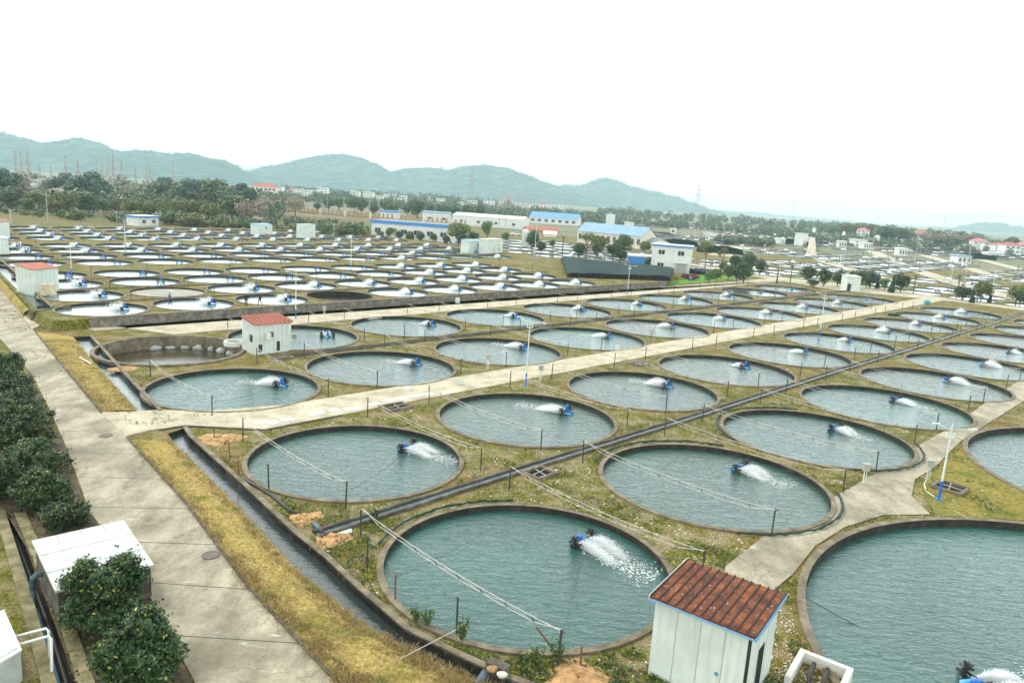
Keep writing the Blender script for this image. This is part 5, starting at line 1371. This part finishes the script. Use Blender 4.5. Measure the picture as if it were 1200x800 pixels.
# yard road, cross road trees
NEAR = [('camphor2',623,293,20,'round dark tree beside the tall white panel tank',.9),('camphor2',634,297,13,'small dark round tree at the yard road, next to a palm',1.0),('palm',659,297,20,'thin palm like tree behind the yard road',.8),('camphor',648,291,9,'small light green shrub tree at the yard road',1),
        ('pollard',686,304,28,'bare pollarded tree with leaf tufts beside the shade tent',1.1),('camphor2',678,303,16,'dark round tree left of the pollarded one',1.0),('camphor2',699,301,15,'dark round tree between the pollarded tree and the pair',.95),('olive',703,298,19,'yellow green tree rising behind a dark round one',1.0),
        ('camphor2',718,304,17,'dark round tree close to the blue shed, lower one',1.1),('camphor',731,303,24,'tall green round tree before the blue shed',1.0),('camphor2',727,307,12,'low dark shrub tree before the tall one at the blue shed',1.2),('olive',755,298,14,'yellowish tree peeping over the blue shed',1),('camphor2',760,316,13,'round shrub against the wall of the two storey house',1.0),
        ('pollard',826,314,30,'bare tufted tree rising behind the parked cars',.7),('pollard',845,318,26,'brown tufted palm like tree right behind the round trees',.6),
        ('camphor',831,333,15,'small bright round tree on the lawn edge, first of the row',.9),('camphor',840,331,14,'small bright round tree on the lawn edge, second of the row',.9),('camphor',853,329,16,'round tree on the lawn edge, third of the row',1.0),('camphor2',863,329,15,'dark round tree on the lawn edge, fourth of the row',1.0),('camphor2',871,332,23,'large round tree on the lawn edge, in front of its fellows',1.05),
        ('camphor2',861,318,17,'dark round tree behind the lawn row, closer to cars',.95),('camphor2',876,320,21,'tall dark round tree behind the lawn row',1.1),('camphor2',890,323,17,'dark round tree at the end of the lawn row',1.0),('camphor',848,320,11,'pale small tree between cars and round trees',1),
        ('camphor2',947,332,18,'round dark tree beside the cross road, first of three',1.0),('camphor2',965,336,19,'round dark tree beside the cross road, second of three',1.0),('camphor2',981,336,17,'round dark tree beside the cross road, closest to the white hut',1.0),('camphor2',1003,338,20,'dark tree crown rising right behind the white hut',1.0),
        ('camphor2',1019,338,18,'big round dark tree on the far side of the white hut',1.2),('cypress',1028,338,17,'narrow dark cypress beside the big round tree',.9),('camphor',1036,341,13,'small rounded tree between two cypresses',1.0),('cypress',1045,343,19,'pointed dark cypress before a round tree',1.1),('camphor2',1055,343,20,'round dark tree at the end of the hut row',1.0),('palm',1070,344,22,'thin palm at the cross road junction',.8),
        ('palm',910,332,22,'small palm with ragged crown at the road edge',.9),('palm',926,331,20,'second ragged palm at the road edge, beside the first',.9),('camphor2',953,337,9,'low dark hedge bush under the cross road trees',1.4),
        ('palm',1121,347,25,'palm with brown head beside the cross road beyond the junction',.75),('camphor2',1128,352,15,'low spreading dark tree past the palm',1.5),('cypress',1139,355,17,'dark cypress past the junction, first of two',1.0),('olive',1149,354,22,'tall yellow green tree between two dark cypresses',1.0),('cypress',1159,355,13,'small dark cypress past the junction, second of two',1.0),
        ('olive',1190,356,20,'loose olive tree at the picture edge by the cross road',1.1),('camphor2',1195,358,15,'dark round tree at the picture edge by the cross road',1.0),
        ('olive',537,287,23,'broad yellow green tree beside the blue fascia hall',1.2),('camphor2',540,288,13,'dark round shrub under the broad yellow green tree',1.2),('camphor',571,280,18,'pyramid green tree behind the two white huts',.8),('camphor2',555,283,10,'dark hedge shrub near the two white huts',1.4),
        ('camphor2',523,287,10,'round shrub at the grey end of the blue fascia hall',1.1),('camphor',507,285,10,'round shrub before the blue fascia hall, past the gateway',1.1),('camphor2',492,284,11,'large round shrub before the blue fascia hall, at the gateway',1.1),('camphor',480,283,10,'round shrub before the blue fascia hall, below the gateway',1.1),('camphor2',468,282,10,'round dark shrub before the blue fascia hall, middle',1.1),('olive',457,280,12,'yellowish round shrub before the blue fascia hall',1.1),('camphor',445,281,9,'low round shrub at the canal end of the blue fascia hall',1.2),
        ('camphor',593,284,10,'small tree beyond the narrow tall hut',1)]
for kd, x, y, hp, lab, wd in NEAR: tree_px(kd, lab, x, y, hp, 'round trees along the roads', wd)
for x, y, lab in [(804,327,'dark red shrub on the lawn before the grey annex'), (814.5,328,'dark red shrub on the lawn, second one past the blue barrel')]: tree_px('redbush', lab, x, y, 5.5, 'red shrubs on the lawn', 1.2, 'shrub')
b = MB(); b.smooth = True; b.lathe([(0,0),(.3,0),(.32,.5),(.3,.9),(0,.9)], 14); tag(b.build('barrel', MT['blue'], None, at(809,329)), 'blue barrel between the two dark red shrubs', 'barrel')
# bank behind the terrace: round olive trees, then shrubs
random.seed(112)
ROW1 = [(13,218,'camphor2',1.3),(46,222,'olive',1.2),(75,223,'olive',1.3),(98,224,'camphor',1.4),(97,237,'camphor2',1.2),(121,233,'camphor',1.0),(138,231,'olive',1.0),(155,231,'olive',1.0),(174,234,'olive',.9),(184,232,'camphor',.9),(194,233,'olive',1.0),(208,232,'olive',1.1),(228,232,'olive',1.1),(245,236,'olive',1.0),(272,228,'camphor',1.5),(294,231,'brown',1.3),(60,236,'olive',1),(32,232,'camphor',1.2)]
for k, (x, yt, kd, wd) in enumerate(ROW1): tree_d(kd, f'round yellow green tree, {ORD[k % 20]} in the bank row behind the terrace and mesh fence', x, yt, rr(262,300), 'round trees on the bank', wd)
ROW1B = [(72,246,'bush'),(88,244,'bush2'),(131,250,'bush2'),(144,249,'bush'),(158,246,'bush2'),(154,249,'bush'),(200,246,'bush'),(211,248,'bush'),(222,247,'bush2'),(233,249,'bush2'),(256,255,'bush'),(268,257,'bush2'),(281,257,'bush'),(292,256,'bush'),(30,250,'bush2'),(45,249,'bush'),(5,244,'bush'),(325,262,'bush2'),(341,262,'bush2'),(378,264,'bush'),(386,262,'bush'),(396,263,'bush2'),(404,262,'bush'),(416,262,'bush'),(330,268,'bush'),(390,268,'bush')]
for k, (x, yt, kd) in enumerate(ROW1B): tree_d(kd, f'low round shrub, {ORD[k % 20]} {"along the bank" if k < 20 else "of the farther end of the bank"} behind the terrace', x, yt, rr(245,258), 'shrubs on the bank', 1.2, 'shrub')
ROW2 = [(311,236,'camphor'),(323,234,'camphor'),(340,238,'olive'),(354,229,'camphor'),(348,238,'olive'),(372,237,'camphor2'),(385,232,'camphor2'),(397,231,'camphor'),(416,230,'camphor'),(424,231,'camphor2'),(438,238,'camphor2'),(452,234,'camphor2'),(463,236,'camphor'),(478,238,'camphor2'),(489,232,'camphor2'),(503,238,'camphor'),(520,238,'camphor2'),(532,240,'camphor2'),(545,239,'camphor'),(560,240,'camphor2')]
for k, (x, yt, kd) in enumerate(ROW2): tree_d(kd, f'large round evergreen, {ORD[k]} in the row behind the orange fence', x, yt, rr(470,520), 'round evergreens behind the orange fence', 1.25)
# the wood at the foot of the first hill
WOOD = [(78,201,'pine'),(92,205,'pine'),(107,199,'pine'),(116,208,'pine'),(124,213,'camphor'),(60,208,'camphor'),(46,212,'brown'),(18,200,'brown'),(8,195,'pine'),(30,205,'brown'),(2,208,'brown'),(140,216,'camphor'),(150,214,'brown'),(133,222,'camphor'),(160,217,'camphor'),(170,213,'brown'),(178,216,'brown'),(188,207,'pine'),(196,206,'pine'),(205,212,'camphor'),(212,209,'camphor2'),(220,207,'pine'),(230,215,'camphor2'),(240,211,'brown'),(250,209,'camphor2'),(258,213,'pine'),(266,214,'camphor'),(276,218,'brown'),(288,213,'pine'),(298,222,'camphor'),(310,228,'brown'),(70,215,'brown'),(100,214,'camphor'),(112,219,'camphor2'),(146,225,'olive'),(184,224,'olive'),(200,222,'camphor'),(236,222,'olive'),(260,224,'brown'),(50,221,'camphor'),(38,217,'brown'),(25,213,'brown'),(152,220,'camphor'),(330,226,'brown'),(346,228,'brown'),(12,210,'brown')]
KN = {'pine':'dark open crowned pine','camphor':'green leafy tree','camphor2':'dark leafy tree','brown':'brown leafless tree','olive':'yellow green tree'}
cnt = {}
KN['wood'] = 'light green leafy tree'; KN['wood2'] = 'olive green tree'
WOOD = [(x, y, {'camphor': 'wood', 'camphor2': 'wood2' if (x % 4) < 2 else 'camphor', 'olive': 'wood2'}.get(k_, k_)) for x, y, k_ in WOOD]
for x, yt, kd in sorted(WOOD):
    k = cnt.get(kd, 0); cnt[kd] = k+1
    tree_d(kd, f'{KN[kd]}, {ORD[k]} of its kind in the wood below the first hill', x, yt, rr(340,430), 'trees of the wood below the hill', 1.25)
SLN = [(20.5,177),(27,178),(35,176),(48,189),(61,192),(79,182),(93,187),(115,185),(128,184),(134,180),(144,188),(121,190),(173,193),(177,196),(204,193),(160,196)]
for k, (x, yt) in enumerate(sorted(SLN)): tree_d('slender' if k % 2 else 'slender2', f'tall bare narrow tree, {ORD[k]} counting along the wood from the huts', x, yt, rr(390,440), 'tall bare narrow trees', 1.0)
for k, (x, yt) in enumerate([(583,222),(588,220),(592,223),(597,224),(606,224),(612,223),(618,226),(573,230),(661,233),(670,238)]): tree_d('slender', f'far tall bare tree, {ORD[k]} of the group before the middle hill', x, yt, rr(640,700), 'far bare trees before the middle hill', .9)
random.seed(120)
RIDGE = [(977,264,'camphor'),(985,262,'olive'),(992,260,'olive'),(1000,260,'olive'),(1008,260,'olive'),(1016,261,'olive'),(1023,263,'camphor'),(1032,264,'brown'),(1040,264,'camphor2'),(1052,266,'camphor'),(1064,268,'brown'),(1082,270,'brown'),(1090,269,'brown'),(1098,270,'camphor'),(1105,270,'brown'),(1112,270,'brown'),(1122,271,'camphor2'),(1130,273,'brown'),(1138,273,'brown'),(1184,277,'camphor2'),(1100,277,'camphor2'),(1110,279,'camphor2'),(1118,279,'camphor'),(1015,274,'camphor'),(1046,276,'camphor2'),(1036,275,'camphor')]
for k, (x, yt, kd) in enumerate(RIDGE): tree_d(kd, f'{KN[kd]}, {ORD[k % 20]} {"on the village ridge" if k < 20 else "lower on the village ridge"} among pale houses', x, yt, rr(700,800) if x < 1030 else rr(600,660), 'trees on the village ridge', 1.5)

# near shrubs: leafy, with stems
def shrub(label, p, R, h, n, s, seed, mat='leaf_shrub', ncl=18):
    random.seed(seed)
    cl_ = []
    for k in range(ncl):
        a = rr(0, 6.283); t = math.sqrt(rr(0, 1))*.82; z = h*rr(.22, .92)*(1-.35*t*t)
        cl_.append(((math.cos(a)*R*t, math.sin(a)*R*t, z), R*rr(.24,.42), .85))
    e = thing('shrub', label, 'shrub', p, 0, 'leafy evergreen shrubs beside the road')
    random.seed(seed+5); b = MB()
    tufts = []
    for c, r, sq in cl_:
        for k in range(26):
            d = Vector((random.gauss(0,1), random.gauss(0,1), random.gauss(.25,1))).normalized()
            tufts.append((Vector(c)+Vector((d.x*r, d.y*r, d.z*r*.85))*rr(.75,1.12), d))
    for k in range(n):
        q, d = random.choice(tufts)
        leaf_quad(b, q + Vector((random.gauss(0,.09), random.gauss(0,.09), random.gauss(0,.07))), s*rr(.6,1.35), d*.8+Vector((0,0,.5)), 1.9)
    for k in range(int(n*.25)):
        c, r, sq = random.choice(cl_); leaf_quad(b, Vector(c)+Vector((random.gauss(0,r*.5), random.gauss(0,r*.5), random.gauss(0,r*.45))), s*1.2)
    b.build('foliage', MT[mat], e)
    b = MB(); b.smooth = True
    for c, r, sq in cl_[:11]:
        b.tube([Vector((rr(-.15,.15), rr(-.15,.15), -.1)), Vector((c[0]*.4, c[1]*.4, c[2]*.5)), Vector(c)], [.05,.035,.012], 6)
    b.build('stem', MT['bark'], e)
SH = [((10,478),1.7,2.4,5200,'dark leafy shrub at the picture edge, farthest of the road shrubs'),((30,522),1.75,2.5,6000,'large dark leafy shrub, second of the road shrubs from the far end'),((28,575),1.55,2.2,6000,'large leafy shrub with paler tips, third of the road shrubs'),((75,617),1.0,1.3,3600,'low leafy shrub touching the panel roofed shed'),((-8,585),1.5,2.3,4000,'leafy shrub half cut off by the picture edge'),
      ((48,555),1.3,1.9,4600,'rounded leafy shrub leaning towards the road, between taller ones'),((20,500),1.5,2.2,5000,'dense leafy shrub squeezed between two larger road shrubs'),((-12,520),1.7,2.5,4000,'dark leafy shrub behind the front row of road shrubs, cut by the edge'),((-5,462),1.5,2.2,3500,'leafy shrub behind the farthest road shrubs, cut by the edge'),((50,596),1.3,1.9,4600,'leafy shrub with ragged outline behind the low one at the shed'),
      ((2,440),1.4,2.0,4000,'small leafy shrub at the far end of the road shrubs')]
for k, ((x, y), R, h, n, lab) in enumerate(SH): shrub(lab, at(x, y), R, h, int(n*2.3), .085, 200+k)
shrub('tall leafy shrub leaning over the panel roofed shed, rear one of two', at(124,735), 1.22, 3.1, 22000, .075, 301, 'leaf_shrub', 24)
shrub('leafy shrub with yellowing leaves in front of the panel roofed shed', at(166,806), 1.35, 2.5, 24000, .075, 311, 'leaf_shrub', 24)
# yellow flowering weeds as plants of their own
def plant(label, p, h, n, seed, mat='weed'):
    random.seed(seed); b = MB(); e = thing('leafy_plant', label, 'plant', p, 0, 'tall weeds at the pond edge')
    st = MB(); 
    for k in range(7):
        a = rr(0,6.28); tip = Vector((math.cos(a)*h*.3, math.sin(a)*h*.3, h*rr(.7,1.05))); st.tube([(0,0,-.05), tip*.5+Vector((0,0,.05)), tip], [.012,.01,.005], 5)
        for j in range(n//7): t = rr(.25,1); leaf_quad(b, tip*t + Vector((random.gauss(0,.05), random.gauss(0,.05), random.gauss(0,.04))), .075, None, 2.0)
    b.build('leaves', MT[mat], e); st.build('stem', MT['bark'], e)
PL = [(540,752,.9,'yellow green bushy weed under the dark post at the rim'),(500,735,.75,'upright dark green weed at the pond rim, beside its twin'),(488,728,.7,'upright dark green weed twin at the pond rim'),(629,785,1.0,'yellow flowering weed at the feed line post'),(652,775,.8,'yellow leaved weed by the slanting rusty bar'),(612,788,.7,'green weed clump beside the feed line post'),(437,612,.7,'climbing green weed on the feed line post by the ditch')]
for k, (x, y, h, lab) in enumerate(PL): plant(lab, at(x, y), h, 180, 400+k, 'weed' if 'dark' not in lab or k == 0 else 'leaf_mid')

# ------------------------------------------------------------------ ground cover nobody could count
def free(p, m=.1):
    for r, i, u, v, R in big_ponds:
        q = uv(u, v)
        if (p.x-q.x)**2 + (p.y-q.y)**2 < (R+.42+m)**2: return False
    for c, R in LAKES:
        if (p.x-c.x)**2 + (p.y-c.y)**2 < (R+.5+m)**2: return False
    q = uv(DRY[0], DRY[1])
    if (p.x-q.x)**2 + (p.y-q.y)**2 < (DRY[2]+.5)**2: return False
    return True
lane_poly = [(q.x, q.y) for q in G(lane) + list(reversed(G(laneR)))]
can_poly = [[(q.x, q.y) for q in L] + [(q.x, q.y) for q in reversed(Rr)] for L, Rr in canals]
def in_field(p):
    u, v = touv(p)
    if not free(p) or inside(p, lane_poly) or any(inside(p, c) for c in can_poly): return False
    if 44.9 < v < 50 or 28.6 < v < 30.0 or 63.5 < v < 65.1 or 78.8 < v < 86.9: return False
    q = proj(p); return True
verge = [[(q.x, q.y) for q in G([(148,516),(218,594),(290,692),(392,802),(450,870)]) + list(reversed(G([(205,520),(275,590),(352,672),(430,735),(545,793),(640,832)])))],
         [(q.x, q.y) for q in G([(41,390),(76,433),(117,484),(162,482),(110,424),(86,395)])]]
road_poly = [(q.x, q.y) for q in rp]
random.seed(500)
def blade_tuft(b, p, h, n=4, sp=.08):
    for k in range(n):
        a = rr(0,6.28); o = Vector((random.gauss(0,sp), random.gauss(0,sp), 0)); d = Vector((math.cos(a), math.sin(a), 0))*h*rr(.2,.9); s = Vector((-math.sin(a), math.cos(a), 0))*h*.09
        b.add([p+o-s, p+o+s, p+o+d+Vector((0,0,h*rr(.5,1.0)))], [(0,1,2)])
cfield = ground_noise = None
from mathutils import noise as mn
wb, sb, lb = MB(), MB(), MB()
tries = 0; nw_ = ns_ = nl_ = 0
while tries < 85000:
    tries += 1
    dd = 22 + 62*random.random()**1.5; X = rr(-20, 1220)
    d = ray(X, 400); p = Vector((d.x/d.y*dd, dd, 0))
    if not in_field(p): continue
    u, v = touv(p)
    if u < 16.3: continue
    k = mn.noise(Vector((p.x*.35, p.y*.35, 3))) + .55*mn.noise(Vector((p.x*1.3, p.y*1.3, 9))) + (.55 if u < 20.5 and v < 32 else .25 if u < 22 else 0) - (.12 if v > 32 else 0)
    if k > .12 and nw_ < 26000:
        leafy = random.random() < .55
        if leafy:
            for j in range(3): leaf_quad(wb, p + Vector((rr(-.12,.12), rr(-.12,.12), rr(.02,.16))), rr(.05,.11), Vector((0,0,.8)))
        else: blade_tuft(wb, p, rr(.08,.24), 4)
        nw_ += 1
    elif k < .25 and nl_ < 9000:
        r = rr(.015,.04) if random.random() < .97 else rr(.05,.10)
        a = rr(0,6.28); q = [p + Vector((math.cos(a+j*1.5708)*r*rr(.6,1.4), math.sin(a+j*1.5708)*r*rr(.6,1.4), .0)) for j in range(4)]
        t_ = [x.lerp(p, .45) + Vector((0,0,r*rr(.4,.9))) for x in q]; lb.hexa(q, t_); nl_ += 1
tag(wb.build('weeds', MT['weed']), None, None, None, 'stuff'); tag(lb.build('gravel', plain('gravel_bits', (.58,.53,.42), .9, .6, 6, dirt=(.20,.15,.09))), None, None, None, 'stuff')
n_ = 0
for t in range(110000):
    dd = 20 + 50*random.random()**1.4; X = rr(-20, 620); d = ray(X, 400); p = Vector((d.x/d.y*dd, dd, .06))
    if not any(inside(p, q) for q in verge): continue
    k = mn.noise(Vector((p.x*.5, p.y*.5, 1))) + .5*mn.noise(Vector((p.x*2, p.y*2, 5)))
    blade_tuft(sb, p + Vector((0,0,.05)), rr(.07,.20) if k < .2 else rr(.05,.12), 5, .12)
    if k > .3 and random.random() < .5: leaf_quad(wb, p, .06)
    n_ += 1
    if n_ > 20000: break
tag(sb.build('dry_grass_blades', MT['straw']), None, None, None, 'stuff')
# leaf litter and low growth in the shrub bed
gb = MB()
bed = [(q.x, q.y) for q in G([(220,800),(160,680),(100,600),(70,520),(40,450),(-20,420),(-60,520),(0,590),(30,640),(60,720),(95,830),(240,830)])]
for t in range(9000):
    dd = 20 + 36*random.random(); X = rr(-60, 240); d = ray(X, 400); p = Vector((d.x/d.y*dd, dd, .03))
    if inside(p, bed) and not inside(p, road_poly): leaf_quad(gb, p + Vector((0,0,rr(0,.12))), rr(.05,.11), Vector((0,0,1)))
tag(gb.build('leaf_litter', leaf_mat('litter_leaf', (.06,.045,.02), (.16,.13,.05), (.10,.14,.03))), None, None, None, 'stuff')
# pale bits of rubbish by the pump hut and on the gravel
rb = MB(); random.seed(520)
for t in range(900):
    X, Y = (rr(885, 1000), rr(690, 800)) if t < 260 else ((rr(520, 900), rr(540, 680)) if t < 520 else (rr(380, 760), rr(590, 800)) if t < 700 else (rr(300, 1000), rr(430, 560)))
    p = at(X, Y)
    if not in_field(p): continue
    r = rr(.02,.06) if t < 600 else rr(.02,.10); rb.blob((p.x, p.y, .02), r*rr(.6,1.6), r, r*.5, 6, 3, .3)
tag(rb.build('pale_litter', MT['litter']), None, None, None, 'stuff')

# far ponds past counting: pale water, dark rims, spray and nets out to the village
fb = MB(); random.seed(600); cnt_ = 0
for r in range(-4, 60):
    for i in range(0, 62):
        u = 275 + i*11.8 + (r % 7)*1.0; v = -10 + r*11.8
        if (i % 6) == 5 or (r % 8) == 7: continue
        p = uv(u, v); x, y, d = proj(p)
        if not (-20 < x < 1230) or y > 345 or p.y > 820 or p.y < 150 or p.x < -10: continue
        if u < 262 + 10 and v < 120: continue
        if u < 262 and v < 240: continue
        if x < 560 or (x < 700 and y > 262) or (700 < x < 800 and y < 292 and d < 330): continue
        k = mn.noise(Vector((p.x*.012, p.y*.012, 2)))
        if k < -.22 or rnd() < .1: continue
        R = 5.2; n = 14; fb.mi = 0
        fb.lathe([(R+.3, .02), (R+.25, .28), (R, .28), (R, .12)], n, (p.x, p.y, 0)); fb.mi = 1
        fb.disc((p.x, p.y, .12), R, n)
        if rnd() < .5:
            fb.mi = 2; a = rr(0, 6.28)
            for j in range(8): fb.blob((p.x+rr(-1.2,1.2), p.y+rr(-1.2,1.2), .35), rr(.2,.6), rr(.2,.6), rr(.2,.6), 5, 3, .2)
        if rnd() < .6:
            fb.mi = 3
            for j in range(3): a = rr(0, 6.28); fb.tube([(p.x+math.cos(a)*5.2, p.y+math.sin(a)*5.2, 0), (p.x+math.cos(a)*5.2, p.y+math.sin(a)*5.2, rr(1.6,2.6))], .07, 4)
        if rnd() < .22 and p.y > 380:
            fb.mi = 4; fb.add([(p.x-5,p.y-5,1.6),(p.x+5,p.y-5,1.6),(p.x+5,p.y+5,1.9),(p.x-5,p.y+5,1.9)], [(0,1,2,3)])
        cnt_ += 1
tag(fb.build('distant_ponds', [MT['wallc'], MT['water_s'], MT['foam'], MT['post'], MT['tarp']]), None, None, None, 'stuff')
# far tree belts and low scrub as masses
tb = MB(); random.seed(610)
def belt(x0, x1, d0, d1, h0, h1, n, s):
    for k in range(n):
        x = rr(x0, x1); dp = rr(d0, d1); p = gx(x, dp); h = rr(h0, h1)*(1+.5*mn.noise(Vector((p.x*.02, p.y*.02, 0)))); R = h*.5
        for j in range(70):
            d = Vector((random.gauss(0,1), random.gauss(0,1), random.gauss(0,1))).normalized(); q = rr(.7,1.05)
            leaf_quad(tb, Vector((p.x+d.x*R*q, p.y+d.y*R*q, h*.55+d.z*h*.47*q)), s*rr(.6,1.4), d)
belt(-60, 330, 300, 420, 4, 9, 170, .9); belt(-60, 300, 260, 300, 1.5, 3.5, 120, .5); belt(300, 470, 262, 330, 1.2, 3, 80, .5); belt(560, 700, 560, 760, 5, 10, 120, 1.1); belt(690, 960, 560, 900, 3, 7, 190, .9); belt(300, 620, 640, 860, 5, 10, 150, 1.2); belt(940, 1200, 480, 640, 3, 6, 110, .8); belt(-60, 330, 430, 560, 8, 13, 170, 1.3); belt(700, 1000, 900, 1500, 6, 12, 200, 1.8); belt(1150, 1230, 560, 700, 6, 10, 40, 1.1); belt(330, 600, 1000, 1300, 8, 14, 150, 2); belt(960, 1150, 760, 1000, 7, 12, 120, 1.6); belt(840, 905, 380, 420, 2.5, 4, 50, .6)
tag(tb.build('far_woods', leaf_mat('leaf_far', (.035,.07,.035), (.12,.17,.075), (.20,.17,.09))), None, None, None, 'stuff')

# ------------------------------------------------------------------ hills
def hill(name, prof, depth, back, seed, ground=-2.0, foot=.55):
    """A wooded range whose skyline runs through the listed picture columns at the given distance, with real slopes to the front and rear."""
    random.seed(seed); b = MB(); b.smooth = True; pts = []
    n = 220; xs = [prof[0][0] + (prof[-1][0]-prof[0][0])*i/n for i in range(n+1)]; m = 26
    for x in xs:
        for j in range(len(prof)-1):
            if prof[j][0] <= x <= prof[j+1][0]: t = (x-prof[j][0])/(prof[j+1][0]-prof[j][0]); t = t*t*(3-2*t)*.5 + t*.5; yv = prof[j][1]*(1-t)+prof[j+1][1]*t; break
        top = atd(x, yv, depth)
        for k in range(m+1):
            s = k/m*2-1                                    # -1 front foot, 0 crest, 1 rear foot
            yy = depth + s*back*(foot if s < 0 else 1)
            f = (1-abs(s))**1.15 if s else 1
            xx = top.x*(yy/depth)
            nn = mn.fractal(Vector((xx*.0022, yy*.0022, seed)), .9, 2.1, 6)*.11*abs(s)**.5*(1 if abs(s) < .98 else 0) + mn.noise(Vector((xx*.03, yy*.03, seed)))*.015
            pts.append((xx, yy, ground + max(0, (top.z-ground)*(f+nn*(f+.15)))))
    b.add(pts, [(i*(m+1)+k, (i+1)*(m+1)+k, (i+1)*(m+1)+k+1, i*(m+1)+k+1) for i in range(n) for k in range(m)])
    o = b.build(name, MT['hill']); o['kind'] = 'structure'
    # tree tops along the crest, so that the skyline is ragged
    c = MB()
    for i in range(n*4):
        j = random.randrange(n); k = m//2 + random.choice((-2,-1,-1,0,0,1))
        p = Vector(pts[j*(m+1)+k]).lerp(Vector(pts[(j+1)*(m+1)+k]), random.random()); h = rr(2, 6)*depth/1900
        for q in range(7): leaf_quad(c, p + Vector((random.gauss(0,h*.35), random.gauss(0,h*.35), h*rr(.1,.75))), h*.42)
    tag(c.build('hill_trees', MT['leaf_mid']), None, None, None, 'stuff')
hill('hill', [(-140,150),(-60,147),(0,155),(30,162),(48,167),(68,165),(90,161),(112,166),(140,177),(170,176),(200,180),(222,179),(245,185),(262,188),(280,196),(296,206),(330,226),(370,246)], 2900, 900, 1)
hill('hill', [(235,232),(262,214),(290,201),(310,195),(334,192),(350,186),(375,182),(400,180),(418,183),(440,191),(458,201),(478,197),(505,196),(525,199),(545,194),(570,193),(592,196),(615,204),(640,214),(665,222),(700,238)], 3500, 1100, 2)
hill('hill', [(610,240),(640,222),(660,217),(680,218),(697,211),(710,208),(722,211),(740,219),(765,225),(790,231),(812,238),(835,247),(870,258)], 4000, 1100, 3)
hill('hill', [(780,250),(820,246),(850,249),(880,250),(920,254),(960,259),(1000,266)], 6000, 1300, 4)
hill('hill', [(1085,276),(1110,270),(1130,265),(1150,262),(1170,262),(1190,266),(1215,268),(1260,262),(1330,268),(1400,285)], 4200, 1100, 5)

# ------------------------------------------------------------------ the air
b = MB(); b.box(-14000, 14000, -400, 13500, -3.0, 270)
hm, t, _b = new_mat('haze'); t.nodes.clear()
ho = nod(t, 'ShaderNodeOutputMaterial'); pv = nod(t, 'ShaderNodeVolumePrincipled')
pv.inputs['Color'].default_value = (.70, .91, 1.0, 1); pv.inputs['Density'].default_value = HAZE_DENSITY; pv.inputs['Anisotropy'].default_value = .0
t.links.new(pv.outputs[0], ho.inputs['Volume'])
o = b.build('haze', hm); o['kind'] = 'stuff'
